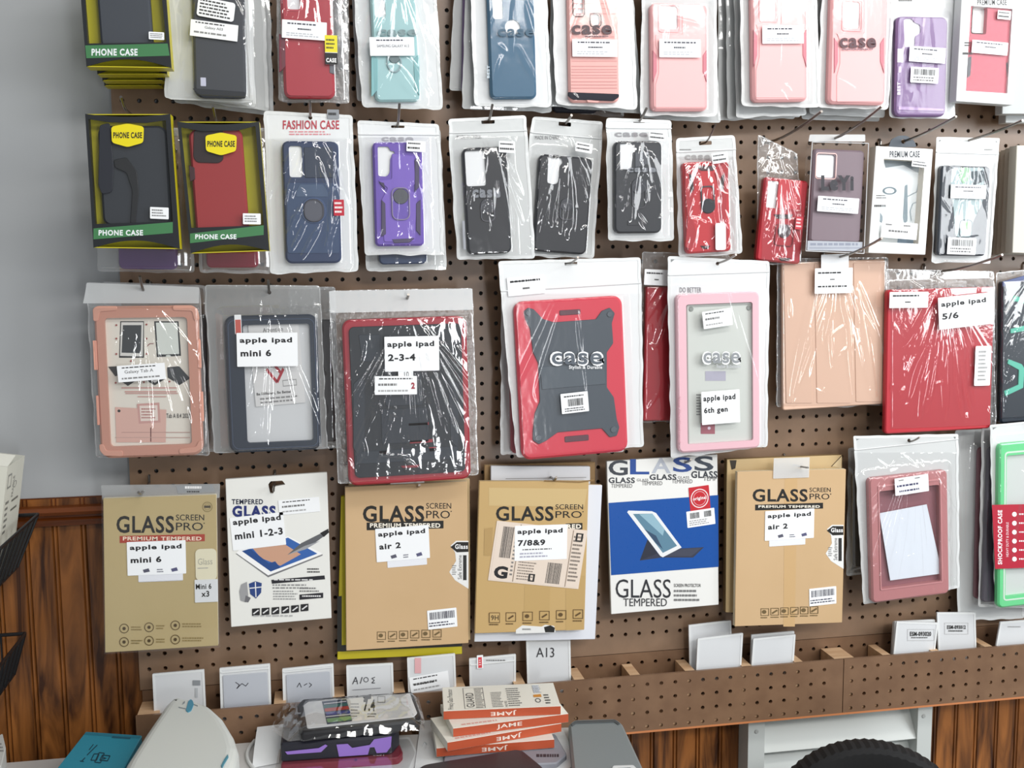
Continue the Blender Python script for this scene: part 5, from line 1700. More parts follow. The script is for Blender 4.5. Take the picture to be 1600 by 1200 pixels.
# -- cardboard box, right
q = Pk('screen_protector_box', 'tan box whose open top shows behind the rightmost tan box', 'screen protector', ((1136, 718), (1316, 711), (1312, 962), (1134, 957)), 1.7, None)
q.carton(.5 * IN, '#c9ae80:.6', '#8a7048:.7', prints=[('p', [(1140, 719), (1151, 719), (1149, 732), (1143, 734)], '#33291c'), ('p', [(1300, 728), (1315, 712), (1314, 732)], '#d9c298'), ('s', [(1299, 729), (1316, 711)], 1.2, '#4a3820')])
p = Pk('screen_protector_box', 'clean tan screen protector box with black band and taped top', 'screen protector', ((1152, 737), (1322, 733), (1316, 973), (1148, 979)), 2.7, GL)
p.carton(.35 * IN, 'card', '#dccfb0:.6', prints=[('p', [(1226, 744), (1246, 744), (1242, 979), (1224, 979)], '#c9a676')] + glass(1176, 764, 1262, 784, 1298, 762, (1180, 787, 1286, 796), BLK, '#f0e9da', .025) + icons(1195, 1272, 957, 6, 6.5))
two_label(p, (1196, 798, 1271, 841), (1202, 841, 1258, 851), 'air 2', .4, 1)
arrow_sticker(p, 1290, 820, 1318, 889)
p.label((1265, 919, 1306, 944), [('b', .08, .12, .92, .5, '#334'), ('l', .04, .62, .96, .9, 2, '#445')], rot=3, w=.0006, name='barcode_label')
p.label((1209, 716, 1264, 746), [], w=.0012, name='tape_tab', col='frost', r=.001)
hook('metal hook above the clean taped tan box', 1240, 726, 1.6, L=2.2, rise=.2, r=.0016)

# -- pink frame in zip bag
q = backbag('grey bag layer left of the dusty pink tablet frame', ((1325, 700), (1420, 694), (1430, 890), (1322, 900)), 1.0, None, (1334, 740, 1400, 880), '#55504c:.5', back='grey_clear', seam='clear_seam', fmat='clear_film', name='bagged_tablet_case', cat='tablet case')
p = Pk('bagged_tablet_case', 'dusty pink tablet frame with blank white card in a white zip bag', 'tablet case', ((1333, 681), (1497, 678), (1499, 918), (1349, 944)), 2.6, None, ang=((1357, 752), (1481, 742), (1485, 918), (1370, 930)))
p.bag('milky', r=.003, zips=(703,), hole=(1420, 688))
DP = '#b97a7c:.4'
o = frame_case(p, (1358, 748, 1484, 927), (1373, 768, 1470, 908), .009, .012, DP)
p.raised('inner_rim', o, [('rim', (1371, 759, 1473, 910), .003, .0025, .0014, '#c88a8c:.4')], p.T)
mb = MB()
mb.prism(p.rrect((1370, 758, 1474, 914), .004, .003), .0012, .003, '#8c5a62:.45')
mb.build('back_panel', o)
mb = MB()
mb.prism(ccw([p.uv(x, y, .008) for x, y in ((1374, 802), (1448, 788), (1472, 896), (1391, 907))]), .0075, .008, '#dfe6f0:.5')
mb.build('blank_card', p.root)
p.film(n=26, fan=(1420, 690), top=706, fanh=.0055, spread=.75, amp=.0006)
p.label((1398, 747, 1451, 768), [('l', .12, .08, .3, .22, 1, '#777'), ('l', .6, .08, .8, .22, 1, '#777'), ('l', .06, .36, .94, .6, 1, '#446'), ('l', .12, .68, .86, .9, 1, '#446')], rot=2)
hook('dark wire hook through the zip bag of the dusty pink frame', 1419, 690, 2.4, tip=(1437, 683), r=.0016)

# -- green shockproof case and bags beside it
backbag('tall grey bag just left of the green tablet case, hindmost', ((1492, 672), (1600, 668), (1600, 966), (1496, 970)), 1.2, None, (1530, 700, 1600, 930), '#8a5560:.5', T=.008, name='bagged_tablet_case', cat='tablet case', back='milky')
backbag('narrow dark bag edge touching the green tablet case', ((1534, 668), (1640, 664), (1640, 950), (1528, 948)), 2.2, None, (1546, 700, 1630, 935), '#55505c:.5', T=.008, name='bagged_tablet_case', cat='tablet case', back='grey_clear')
p = Pk('bagged_tablet_case', 'bright green tablet case with red band, cut by the right picture edge', 'tablet case', ((1546, 664), (1700, 650), (1690, 940), (1555, 950)), 3.0, None)
p.bag('milky_white', r=.004)
GN = '#6ad48f:.4'
o = frame_case(p, (1562, 694, 1690, 936), (1573, 712, 1680, 920), .010, .011, GN)
p.raised('inner_rim', o, [('rim', (1569, 706, 1684, 926), .007, .003, .0015, '#d6e6da:.4')], p.T - .001)
mb = MB()
mb.prism(p.rrect((1570, 708, 1682, 924), .004, .005), .003, .005, '#cfd4d2:.4')
mb.build('clear_panel', o)['label'] = 'pale grey clear panel'
p.film(n=8, fan=(1610, 668), fanh=.002)
mb = MB()
mb.prism(ccw([p.uv(x, y, p.T + .003) for x, y in ((1550, 789), (1690, 786), (1690, 884), (1555, 889))]), p.T + .0025, p.T + .003, '#b01f36:.45')
draw(mb, p.m3(p.T + .0033), [('v', 'SHOCKPROOF CASE', 1559, 797, 1566, 882, '#f0e4e6', .04), ('v', 'HEAVY DUTY & DURABLE', 1572, 816, 1576, 870, '#e6c4ca', .02)] + [('d', 1585, 803.5 + 14 * k, 3.6, 3.8, '#f4eeee') for k in range(6)] + [('l', 1592, 801 + 14 * k, 1620, 806 + 14 * k, 1, '#f0dde0') for k in range(6)])
mb.build('paper_band', p.root)['label'] = 'red paper band with white lettering'
hook('metal hook above the green tablet case', 1612, 664, 2.8, L=1.5)
# ================================================================== sleeves standing in the pocket shelf
def sleeve(label, quad, d, group=None, back='frost_thick', prints=(), zips=(), lab=None, T=.003, ins=None, tabs=None):
    p = Pk('glass_sleeve', label, 'screen protector', quad, d, group)
    mb = MB()
    q = p.quad()
    mb.prism(roundpoly(q, .0015), -T, 0, back, bevel=.0008)
    e = inset(ccw(q), .0035)
    mb.prism(roundpoly(q, .0015), .0001, .0006, 'seam', [e])
    for zy in zips:
        k = (zy - quad[0][1])
        mb.prism(ccw([p.uv(quad[0][0] + 2, zy), p.uv(quad[1][0] - 2, zy + quad[1][1] - quad[0][1]), p.uv(quad[1][0] - 2, zy + 2 + quad[1][1] - quad[0][1]), p.uv(quad[0][0] + 2, zy + 2)]), .0006, .0016, 'seam', bevel=.0004)
    draw(mb, p.m3(.0021 if ins else .0008), prints, p.seed)
    mb.build('sleeve', p.root)
    if ins:
        p.case(ins, .002, .001, '#b6bac2:.4', name='protector_insert', w0=.0007, bevel=.0003)
    if lab:
        p.label(lab[:4], SHOP + [('l', .1, .4, .7, .6, 1, '#333')], rot=lab[4], w=.0018)
    if tabs:
        p.label(tabs, [('r', .2, .15, .8, .95, '#d3404a'), ('l', .3, .3, .7, .8, 3, '#f4dede')], w=.0018, name='pull_tab')
    return p


PEN = '#3a3a40:.6'
sleeve('plain white sleeve with small grey tag at the left end of the pocket shelf', ((238, 1053), (319, 1046), (323, 1130), (242, 1138)), 1.7, prints=[('r', 301, 1063, 313, 1071, '#8a8e92'), ('r', 305, 1075, 309, 1090, '#b6babd')])
sleeve('white sleeve with faint pen scrawl, second in the pocket shelf', ((343, 1044), (422, 1037), (425, 1140), (346, 1148)), 1.7, zips=(1050,), prints=[('s', [(368, 1066), (374, 1070), (370, 1076), (378, 1068), (384, 1072), (388, 1067)], 1.1, PEN)], ins=(348, 1056, 421, 1140))
sleeve('white sleeve marked in pen, standing behind the stack of bagged cases', ((441, 1045), (521, 1037), (524, 1140), (444, 1148)), 1.7, zips=(1049,), prints=[('s', [(464, 1074), (468, 1067), (471, 1074)], 1.1, PEN), ('s', [(475, 1071), (480, 1068)], 1.1, PEN), ('s', [(483, 1067), (487, 1070), (483, 1074)], 1.1, PEN)], ins=(447, 1055, 519, 1140))
sleeve('white sleeve marked with large pen letters A 10 E', ((541, 1040), (614, 1036), (617, 1140), (544, 1146)), 1.7, prints=[('s', [(551, 1069), (556, 1058), (559, 1069)], 1.3, PEN), ('s', [(552, 1065), (559, 1064)], 1.1, PEN), ('s', [(566, 1058), (563, 1068)], 1.3, PEN), ('o', 572, 1062, 4, 4, .25, PEN), ('s', [(586, 1058), (581, 1060), (585, 1063), (581, 1067), (586, 1067)], 1.1, PEN), ('s', [(551, 1078), (595, 1075)], .9, '#8a8a90')])
sleeve('clear sleeve with pink strip and white handwritten label', ((636, 1028), (711, 1021), (715, 1130), (640, 1138)), 1.7, prints=[('r', 648, 1028, 658, 1052, '#dca8ac')], lab=(640, 1056, 702, 1076, 5))
sleeve('low clear sleeve with bright red pull tab behind the orange box stack', ((733, 1029), (806, 1022), (806, 1130), (735, 1136)), 1.6, zips=(1038,), tabs=(745, 1024, 755, 1044), prints=[('l', 760, 1030, 800, 1034, 1, '#777')])
sleeve('tall grey sleeve marked A13 in black pen', ((822, 1001), (891, 994), (893, 1100), (825, 1106)), 1.5, back='frost_thick', prints=[('t', 'A13', 838, 1012, 866, 1027, '#26262a:.6', -.004)])
sleeve('taller white sleeve leaning behind a shorter one, right of the pocket middle', ((1076, 977), (1142, 969), (1146, 1060), (1078, 1066)), 1.0)
sleeve('shorter white sleeve in front of a taller one, right of the pocket middle', ((1090, 998), (1161, 989), (1157, 1060), (1087, 1066)), 1.9)
sleeve('rear white sleeve of a close pair under the taped tan box', ((1174, 992), (1241, 986), (1240, 1050), (1172, 1056)), 1.2)
sleeve('front white sleeve of a close pair under the taped tan box', ((1177, 998), (1243, 991), (1239, 1050), (1173, 1056)), 1.9)
for k in range(2):
    sleeve('white sleeve layer behind the one with the mirrored black code', ((1396 + 2 * k, 972 - k), (1458 + 3 * k, 969 - k), (1456, 1040), (1391 + k, 1044)), .9 + .4 * k, 'sleeves behind the mirrored code sleeve')
sleeve('white sleeve with mirrored black code lettering, tilted right', ((1401, 971), (1466, 973), (1458, 1040), (1394, 1043)), 1.9, prints=[('t', 'ESM-093020', 1422, 987, 1455, 994, '#222', .03), ('l', 1424, 995, 1452, 998, 1, '#444'), ('f', 1418, 983, 1460, 1001, .6, '#bbb')])
sleeve('white upright sleeve with black code lettering beside the tilted one', ((1464, 957), (1524, 957), (1526, 1036), (1467, 1040)), 1.5, prints=[('t', 'ESM-093012', 1480, 977, 1509, 983, '#222', .03), ('l', 1482, 984, 1507, 988, 1, '#444'), ('f', 1476, 973, 1513, 991, .6, '#bbb')])
sleeve('pale sleeve cut by the right picture edge in the pocket shelf', ((1563, 972), (1640, 966), (1640, 1030), (1552, 1034)), 1.8, prints=[('l', 1575, 978, 1600, 981, 1, '#999')])


# ================================================================== things on the counter
class Fl:
    """a thing lying flat; j is the level of its underside in inches above the reference hole"""

    def __init__(s, name, label, cat, j, at_px, group=None):
        s.j = j
        s.o = Vector(atz(*at_px, j))
        s.root = bpy.data.objects.new(name, None)
        COL.objects.link(s.root)
        s.root.location = (s.o.x, s.o.y, J(j))
        tag(s.root, label, cat, group)
        s.seed = sum(ord(c) * (k + 1) for k, c in enumerate(label)) % 9999

    def uv(s, x, y, w=0):
        a = atz(x, y, s.j + w / IN)
        return (a[0] - s.o.x, a[1] - s.o.y)

    def poly(s, pts, w):
        return ccw([s.uv(x, y, w) for x, y in pts])

    def m3(s, w):
        return lambda x, y: (*s.uv(x, y, w), w)

    def slab(s, pts, w0, w1, k, r=.002, bevel=.001, side=None, name='body', prints=(), parent=None, holes=(), n=4):
        mb = MB(True)
        mb.prism(roundpoly(s.poly(pts, w1), r, n), w0, w1, k, [roundpoly(s.poly(h, w1), .003) for h in holes], bevel, side)
        draw(mb, s.m3(w1 + .0002), prints, s.seed)
        return mb.build(name, parent or s.root)


# -- four boxes with orange spines
th = .55
ORANGE = '#b9512f:.5'
tops = (((682, 1169), (866, 1155), (862, 1112), (684, 1126)),
        ((699, 1160), (877, 1130), (866, 1090), (694, 1116)),
        ((708, 1138), (888, 1115), (878, 1068), (700, 1090)),
        ((693, 1111), (876, 1103), (869, 1051), (698, 1058)))
base = CJ + .42
for k, tp in enumerate(tops):
    f = Fl('phone_accessory_box', 'white box with orange lettered spine, %s of the stack of four' % ('lowest', 'second from the bottom', 'third from the bottom', 'topmost, barcode side up,')[k], 'box', base + k * (th + .012), ((tp[0][0] + tp[1][0]) / 2, (tp[0][1] + tp[2][1]) / 2), 'orange spined boxes stacked on the counter')
    w1 = th * IN
    A, B, C_ = [Vector(f.uv(*tp[i], w1)) for i in (0, 1, 2)]
    d1 = (B - A)
    nrm = Vector((-d1.y, d1.x)).normalized()
    dep = 3.7 * IN
    D = [A, B, B + nrm * dep, A + nrm * dep]
    mb = MB(True)
    mb.prism([tuple(p) for p in D], 0, w1, '#e6e4da:.45', bevel=.0004)

    def top3(x, y):
        p_ = D[3] + (D[2] - D[3]) * x + (D[0] - D[3]) * y
        return (p_.x, p_.y, w1 + .0002)
    if k == 3:
        draw(mb, top3, [('v', 'Privacy Glass Protector', .04, .1, .1, .95, '#444'), ('f', .18, .08, .36, .95, .006, '#777'), ('v', 'GUARD', .2, .3, .27, .9, '#555', .01), ('l', .28, .1, .36, .95, 14, '#666'), ('l', .42, .3, .52, .95, 10, '#777'), ('v', 'NOTES', .53, .7, .55, .95, '#444'), ('l', .56, .15, .68, .95, 9, '#777'),
                            ('r', .8, .08, .86, .42, '#dfe6ee'), ('l', .8, .1, .87, .42, 9, '#334'), ('p', [(.79, .5), (.86, .48), (.86, .6), (.79, .6)], '#d08a2a'), ('o', .82, .74, .025, .09, .3, '#555'), ('l', .88, .48, .93, .92, 4, '#444')])
    else:
        draw(mb, top3, [('l', .08, .86, .4, .96, 1, '#d8a49a')])
    mb.build('carton', f.root)
    mb = MB(True)
    out = -nrm * .0004
    vs = [(A + out), (B + out)]
    mb.face([(vs[0].x, vs[0].y, .0003), (vs[1].x, vs[1].y, .0003), (vs[1].x, vs[1].y, w1 - .0003), (vs[0].x, vs[0].y, w1 - .0003)], ORANGE)

    def sp3(x, y):
        p_ = A + d1 * x - nrm * .0006
        return (p_.x, p_.y, w1 * (1 - y))
    c0 = (.38, .42, .37, .4)[k]
    draw(mb, sp3, [('t' if k == 2 else 'u', 'JAME', c0, .22, c0 + .22, .8, '#f0dcd0:.5', .02)], nrm=(-nrm.x, -nrm.y, 0))
    mb.build('spine', f.root)['label'] = 'orange spine with white lettering'

# -- bag under the boxes
f = Fl('bagged_phone_case', 'white bag with a grey case under the orange spined boxes', 'phone case', CJ, (790, 1180))
f.slab(((652, 1206), (662, 1152), (880, 1139), (903, 1190), (880, 1208)), 0, .0012, 'milky_white', .006, .0004, name='bag')
f.slab(((690, 1200), (700, 1156), (868, 1146), (886, 1178), (870, 1192)), .0014, .0095, '#8d8f98:.45', .005, .002, name='phone_case', prints=[('l', 838, 1176, 878, 1186, 1, '#33343c')])

# -- pile of bagged cases
f = Fl('bagged_phone_case', 'bagged dark red case, lowest of the pile on the counter', 'phone case', CJ, (530, 1170))
f.slab(((388, 1228), (398, 1170), (640, 1151), (654, 1180), (640, 1216), (392, 1232)), 0, .0012, 'milky_white', .006, .0004, name='bag', holes=[((404, 1182), (409, 1179), (413, 1184), (409, 1190), (404, 1188))])
f.slab(((438, 1196), (446, 1172), (624, 1160), (630, 1176), (622, 1184)), .0014, .012, '#8e2438:.4', .006, .002, name='phone_case', prints=[('t', 'BEST', 583, 1175, 602, 1181, '#efe6e8', .03), ('d', 556, 1187, 2.4, 1.8, '#4a1620')])
f.slab(((428, 1212), (436, 1169), (638, 1154), (649, 1176), (638, 1202)), .0135, .0138, 'zip_film', .006, .0001, name='bag_front')
mb = MB(True)
lo = [atz(x, y, CJ + .1) for x, y in ((394, 1200), (436, 1192))]
hi = [at(x, y, 3.15) for x, y in ((402, 1136), (444, 1131))]
mb.v = [(lo[0][0], lo[0][1], J(CJ + .1)), (lo[1][0], lo[1][1], J(CJ + .1)), (hi[1][0], -3.15 * IN, hi[1][1]), (hi[0][0], -3.15 * IN, hi[0][1])]
g0 = f.root.location
n_ = 8
q4 = [Vector(v) - Vector(g0) for v in mb.v]
mb.v = []
for i in range(n_ + 1):
    for k in range(2):
        t = i / n_
        a_ = q4[0 if k == 0 else 1] * (1 - t) + q4[3 if k == 0 else 2] * t
        mb.v.append((a_.x, a_.y - .006 * sin(pi * t), a_.z + .004 * sin(pi * t)))
for i in range(n_):
    mb.f.append((2 * i, 2 * i + 1, 2 * i + 3, 2 * i + 2))
    mb.m.append(mb.key('milky_white'))
c_ = (q4[0] + q4[1] + q4[2] + q4[3]) / 4
mb.build('bag_end', f.root)
f = Fl('phone_case', 'black and violet rugged phone case in the middle of the pile on the counter', 'phone case', CJ + .56, (530, 1150))
o = f.slab(((438, 1162), (444, 1120), (610, 1106), (624, 1136), (612, 1150)), 0, .028, '#1a1b26:.4', .005, .003, name='shell')
mb = MB(True)
Af, Bf = Vector(f.uv(438, 1162, .028)), Vector(f.uv(612, 1150, .028))
dd = Bf - Af
nn = Vector((-dd.y, dd.x)).normalized()


def sd3(x, y):
    p_ = Af + dd * x - nn * .0012
    return (p_.x, p_.y, .028 * (1 - y))


draw(mb, sd3, [('p', [(.04, .45), (.34, .38), (.40, .2), (.42, .28), (.36, .62), (.06, .62)], '#8b6bbc:.4'), ('p', [(.50, .25), (.60, .25), (.64, .5), (.80, .4), (.84, .1), (1.0, 0), (.99, .6), (.95, .9), (.86, .9), (.84, .55), (.80, .55), (.78, .95), (.52, .95)], '#8b6bbc:.4')], nrm=(-nn.x, -nn.y, 0))
mb.build('violet_bumper', f.root)
f = Fl('bagged_phone_case', 'black edged phone case with white printed card, in clear wrap atop the pile', 'phone case', CJ + 1.75, (560, 1115))
f.slab(((424, 1140), (470, 1098), (652, 1082), (664, 1128), (655, 1134), (450, 1158)), 0, .0006, 'back_clear', .004, .0002, name='bag')
o = f.slab(((470, 1146), (464, 1100), (472, 1092), (645, 1080), (658, 1118), (650, 1126)), .0008, .014, '#15161b:.35', .005, .003, name='phone_case')
f.slab(((480, 1138), (474, 1102), (482, 1096), (640, 1083), (652, 1114), (646, 1120)), .0141, .0150, '#d8dadc:.5', .004, .0004, name='printed_card', prints=[
    ('p', [(503, 1096), (541, 1092), (550, 1127), (511, 1132)], '#2a3c58'), ('p', [(505, 1102), (542, 1098), (544, 1102), (506, 1107)], '#2f6a68'), ('p', [(507, 1107), (544, 1103), (546, 1108), (508, 1112)], '#b83a30'), ('p', [(509, 1113), (546, 1110), (548, 1114), (510, 1118)], '#3c4a94'), ('p', [(510, 1123), (548, 1119), (550, 1125), (512, 1129)], '#7aa878'), ('s', [(506, 1100), (541, 1096)], 1.2, '#e6e6ea'), ('s', [(509, 1120), (548, 1116)], 1.4, '#e6e6ea'),
    ('p', [(542, 1092), (582, 1088), (592, 1123), (551, 1127)], '#e9e8e2'), ('l', 548, 1098, 562, 1122, 5, '#8a8a8c'), ('t', '7.4', 568, 1093, 586, 1112, '#1c1c22', .04), ('p', [(566, 1088), (580, 1085), (580, 1092), (570, 1094)], '#1c1c22'), ('l', 574, 1114, 590, 1122, 2, '#444'), ('f', 590, 1088, 602, 1098, .8, '#777'), ('l', 624, 1096, 640, 1099, 1, '#c0c0c0')])
# crumpled clear film over it
mb = MB(True)
nx, ny = 60, 26
c4 = [Vector(f.uv(*q, .016)) for q in ((448, 1146), (462, 1092), (656, 1078), (664, 1128))]
for i in range(ny):
    for j_ in range(nx):
        a, b_ = j_ / (nx - 1), i / (ny - 1)
        p_ = (c4[0] * (1 - a) + c4[3] * a) * (1 - b_) + (c4[1] * (1 - a) + c4[2] * a) * b_
        e_ = min(a, 1 - a, b_, 1 - b_)
        z_ = .0165 * min(1, e_ * 9) + .001 + .003 * (1 - abs(noise.noise(Vector((a * 9, b_ * 3, 5.5))))) ** 4
        mb.v.append((p_.x, p_.y, z_ + .0005))
for i in range(ny - 1):
    for j_ in range(nx - 1):
        mb.f.append((i * nx + j_, i * nx + j_ + 1, (i + 1) * nx + j_ + 1, (i + 1) * nx + j_))
        mb.m.append(mb.key('clear_film'))
mb.build('bag_front', f.root, 180)
# crumpled clear end of the bag, to the left
mb = MB(True)
vs = []
c4 = [Vector(f.uv(*q, .004)) for q in ((424, 1136), (440, 1102), (474, 1096), (468, 1146))]
for i in range(9):
    for j_ in range(9):
        a, b_ = j_ / 8, i / 8
        p_ = (c4[0] * (1 - a) + c4[3] * a) * (1 - b_) + (c4[1] * (1 - a) + c4[2] * a) * b_
        mb.v.append((p_.x, p_.y, .003 + .010 * a + .006 * noise.noise(Vector((i * .9, j_ * .9, 2.2)))))
for i in range(8):
    for j_ in range(8):
        mb.f.append((i * 9 + j_, i * 9 + j_ + 1, (i + 1) * 9 + j_ + 1, (i + 1) * 9 + j_))
        mb.m.append(mb.key('clear_film'))
mb.build('bag_end', f.root, 10)

# -- bag lying between the pile and the orange spined boxes
f = Fl('phone_case_bag', 'empty topped white bag with hang slot between the pile and the orange spined boxes', 'phone case', CJ + .06, (668, 1170))
f.slab(((646, 1212), (657, 1126), (680, 1120), (700, 1140), (690, 1208)), 0, .0016, 'milky_white', .005, .0005, name='bag', holes=[((659, 1166), (663, 1158), (667, 1162), (665, 1171), (660, 1171))])

# -- dark flat case at the bottom edge
f = Fl('phone_case', 'dark plum flat phone case cut by the bottom edge, before the orange spined boxes', 'phone case', CJ + .3, (750, 1200))
f.slab(((640, 1260), (648, 1204), (660, 1194), (806, 1170), (818, 1172), (850, 1198), (860, 1250)), 0, .012, '#2b2831:.35', .012, .003, name='shell')

# -- grey slab device
f = Fl('power_bank', 'slate grey flat power bank leaning at the right end of the counter', 'power bank', CJ, (945, 1175))
o = f.slab(((898, 1240), (888, 1130), (896, 1124), (962, 1122), (972, 1128), (1010, 1210), (1010, 1240)), 0, .022, '#7f8687:.45', .008, .004, side='#5c6264:.4')
f.slab(((892, 1131), (899, 1126), (961, 1124), (969, 1130), (966, 1132), (960, 1128), (900, 1130), (894, 1134)), .0222, .0235, '#4a5052:.4', .001, .0004, name='top_trim')
f.slab(((956, 1201), (958, 1196), (990, 1195), (1000, 1206), (1002, 1216), (960, 1216)), .0222, .0236, '#d9dcdc:.4', .003, .0005, name='camera_frame')
f.slab(((962, 1206), (964, 1200), (986, 1199), (994, 1207), (994, 1214), (964, 1214)), .0238, .0246, '#141416:.3', .003, .0004, name='camera_window')

# -- white rounded shell with a blue emblem
f = Fl('device_shell', 'white rounded plastic device with small blue emblem, lower left on the counter', 'device', CJ, (290, 1170))
top = ((176, 1228), (196, 1188), (226, 1142), (258, 1096), (267, 1088), (282, 1086), (304, 1090), (330, 1100), (350, 1118), (366, 1144), (373, 1166), (370, 1182), (352, 1228))
mb = MB(True)
H_ = .092
ol = roundpoly(f.poly(top, H_), .004, 3)
prev, w_ = ol, 0
mb.wall(ol, 0, ol, H_ - .016, '#d3d7d3:.35')
lay = ol
for k in range(1, 6):
    t = k / 5 * pi / 2
    nl = inset(ol, .016 * (1 - cos(t)))
    mb.wall(lay, H_ - .016 + .016 * sin(pi / 2 * (k - 1) / 5), nl, H_ - .016 + .016 * sin(t), '#d3d7d3:.35')
    lay = nl
mb.cap([lay], H_, '#d3d7d3:.35')
mb.cap([ol], 0, '#d3d7d3:.35', True)
mb.build('shell', f.root)
f.slab(((290, 1110), (294, 1095), (298, 1092), (301, 1094), (303, 1100), (299, 1110), (294, 1113)), H_ - .001, H_ + .001, '#4f93ad:.4', .003, .0005, name='emblem', prints=[])
f.slab(((286, 1097), (289, 1095), (289, 1098), (285, 1101)), H_ - .001, H_ + .0006, '#8a9296:.4', .001, .0002, name='slot')
f.slab(((279, 1104), (292, 1107), (292, 1108.5), (279, 1105.5)), H_ - .001, H_ + .0006, '#8a9296:.4', .0004, .0002, name='slot')
f.slab(((301, 1099), (309, 1102), (309, 1103.5), (301, 1100.5)), H_ - .001, H_ + .0006, '#8a9296:.4', .0004, .0002, name='slot')
f.slab(((345, 1196), (350, 1186), (356, 1178), (357, 1182), (351, 1192), (347, 1200)), H_ - .001, H_ + .001, '#4a8ca0:.4', .001, .0004, name='emblem')

# -- teal box
f = Fl('carton_box', 'teal flat box with dark printed device icons, lower left corner', 'box', CJ, (150, 1175))
f.slab(((86, 1204), (134, 1143), (222, 1149), (190, 1206), (170, 1240), (60, 1236)), 0, .058, '#2f8ea6:.45', .002, .001, name='carton', prints=[
    ('p', [(134, 1144), (221, 1150), (218, 1154), (131, 1148)], '#27788e'), ('p', [(176, 1150), (205, 1152), (203, 1155), (174, 1153)], '#1f5c70'),
    ('s', [(152, 1164), (136, 1180)], 1.4, '#173a48'), ('s', [(146, 1163), (139, 1172)], 1.2, '#173a48'), ('s', [(125, 1189), (131, 1190)], 1.4, '#173a48'), ('s', [(133, 1184), (128, 1189)], 1.4, '#173a48'),
    ('s', [(147, 1178), (155, 1178), (151, 1188), (142, 1188), (147, 1178)], 1.3, '#173a48'), ('s', [(155, 1176), (163, 1177), (157, 1192), (148, 1191), (155, 1176)], 1.3, '#173a48'), ('s', [(160, 1180), (172, 1181), (168, 1189), (156, 1188), (160, 1180)], 1.4, '#173a48'), ('p', [(162, 1183), (167, 1185), (161, 1187)], '#173a48')])

# -- white cable
f = Fl('charging_cable', 'white looped cable beside the rounded white device', 'cable', CJ, (388, 1175))
mb = MB(True)
mb.tube([(*f.uv(398 - 12 * sin(pi * k / 10), 1157 + 46 * k / 10, .003), .0032) for k in range(11)], .0028, '#dfe1e0:.4', 8)
mb.build('cord', f.root)

# ================================================================== left edge: wire baskets on the wall
WR = '#141416:.4'


def basket(label, back, low, d_back, depth):
    """black wire basket cut by the left picture edge; back, low = its right upper and lower corner near the wall in the photo"""
    r_ = bpy.data.objects.new('wire_basket', None)
    COL.objects.link(r_)
    tag(r_, label, 'basket')
    X, Z = at(*back, d_back)
    Xb, Zb = at(*low, d_back)
    Xl = X - .26
    yb, yf = -d_back * IN, -(d_back + depth) * IN
    ins = X - Xb
    for nm, pts, r in (('top_rim', [(Xl, yb, Z), (X, yb, Z), (X, yf, Z), (Xl, yf, Z)], .0030), ('bottom_rim', [(Xl, yb, Zb), (Xb, yb, Zb), (Xb, yf + ins, Zb), (Xl, yf + ins, Zb)], .0026)):
        mb = MB()
        mb.tube(pts, r, WR)
        mb.build(nm, r_)
    n = int(depth / 1.05)
    for k in range(n + 1):
        t = k / n
        mb = MB()
        mb.tube([(X, yb + (yf - yb) * t, Z), (Xb, yb + (yf + ins - yb) * t, Zb)], .0025, WR, 6)
        mb.build('side_wire', r_)
    for k in range(1, 7):
        x = X - .036 * k
        mb = MB()
        mb.tube([(x, yf, Z), (x, yf + ins, Zb), (x, yb, Zb), (x, yb, Z)], .0019, WR, 6)
        mb.build('basket_wire', r_)
    for k in range(1, 6):
        y = yb + (yf + ins - yb) * k / 6
        mb = MB()
        mb.tube([(Xl, y, Zb), (Xb, y, Zb)], .0019, WR, 6)
        mb.build('floor_wire', r_)
    mb = MB()
    mb.tube([(X - .05, yb, Z), (X - .05, WB - .006, Z + .012)], .0025, WR, 6)
    mb.build('wall_bracket', r_)
    return X, Z, Xb, Zb


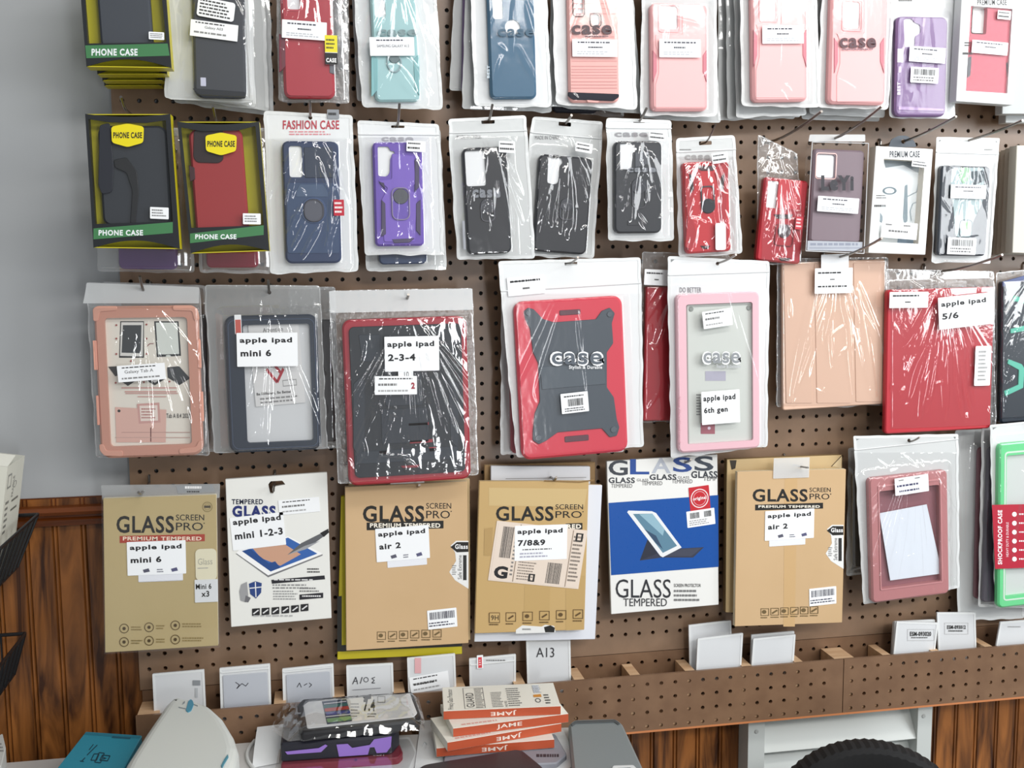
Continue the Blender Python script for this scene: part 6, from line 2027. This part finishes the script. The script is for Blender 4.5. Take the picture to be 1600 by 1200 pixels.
b1 = basket('black wire basket at the left picture edge holding tall white boxes', (59, 804), (27, 886), 1.3, 8)
b2 = basket('black wire basket at the left picture edge, the lower one', (39, 990), (22, 1054), 1.3, 8)
for k in range(3):
    p = Pk('carton_box', 'white printed box standing in the upper wire basket%s' % (', nearest its right side', ', second from its right side', ', third from its right side')[k], 'box', ((-90, 742), (14, 724), (4, 900), (-90, 910)), 5.2)
    p.root.name = 'carton_box'
    X0 = b1[2] - .003 - k * .05
    mb = MB()
    zt = at(16, 724, 5.0)[1] - k * .02
    yb_, yf_ = -1.9 * IN, -5.6 * IN
    p.root.location = (X0, yf_, b1[3] + .003)
    p.root.rotation_euler = (0, radians(9), 0)
    h_ = zt - b1[3] - .003
    mb.box(-.044, 0, 0, 0, yb_ - yf_, h_, '#d4d3c6:.55')
    L_ = yb_ - yf_
    draw(mb, lambda a, c: (.0003, L_ * a, h_ * (1 - c)), [('l', .1, .3, .3, .6, 6, '#8c8c86'), ('v', 'FRAGILE', .4, .12, .5, .3, '#8c8c86'), ('o', .55, .2, .09, .03, .2, '#8c8c86'), ('l', .45, .32, .95, .36, 1, '#77776f'), ('l', .45, .4, .9, .44, 1, '#77776f'), ('f', .1, .08, .3, .2, .015, '#8c8c86')] if k == 0 else [], nrm=(1, 0, 0))
    mb.build('carton', p.root)
    mb = MB()
    mb.add([(-.044, .0, h_ + .0002), (0, .0, h_ + .0002), (.002, .03, h_ + .012), (-.042, .03, h_ + .012)], [(0, 1, 2, 3)], '#e2e1d6:.55')
    mb.add([(-.044, .0, h_ - .0008), (0, .0, h_ - .0008), (.002, .03, h_ + .011), (-.042, .03, h_ + .011)], [(3, 2, 1, 0)], '#c9c8bc:.55')
    mb.build('flap', p.root)
f = Fl('carton_box', 'small white box in clear wrap at the lower left picture corner', 'box', CJ, (-10, 1190))
f.slab(((-60, 1178), (4, 1146), (9, 1168), (2, 1196), (-50, 1230)), 0, .05, '#cfd0cc:.5', .002, .001, name='carton', prints=[('l', -10, 1160, 6, 1176, 3, '#888')])
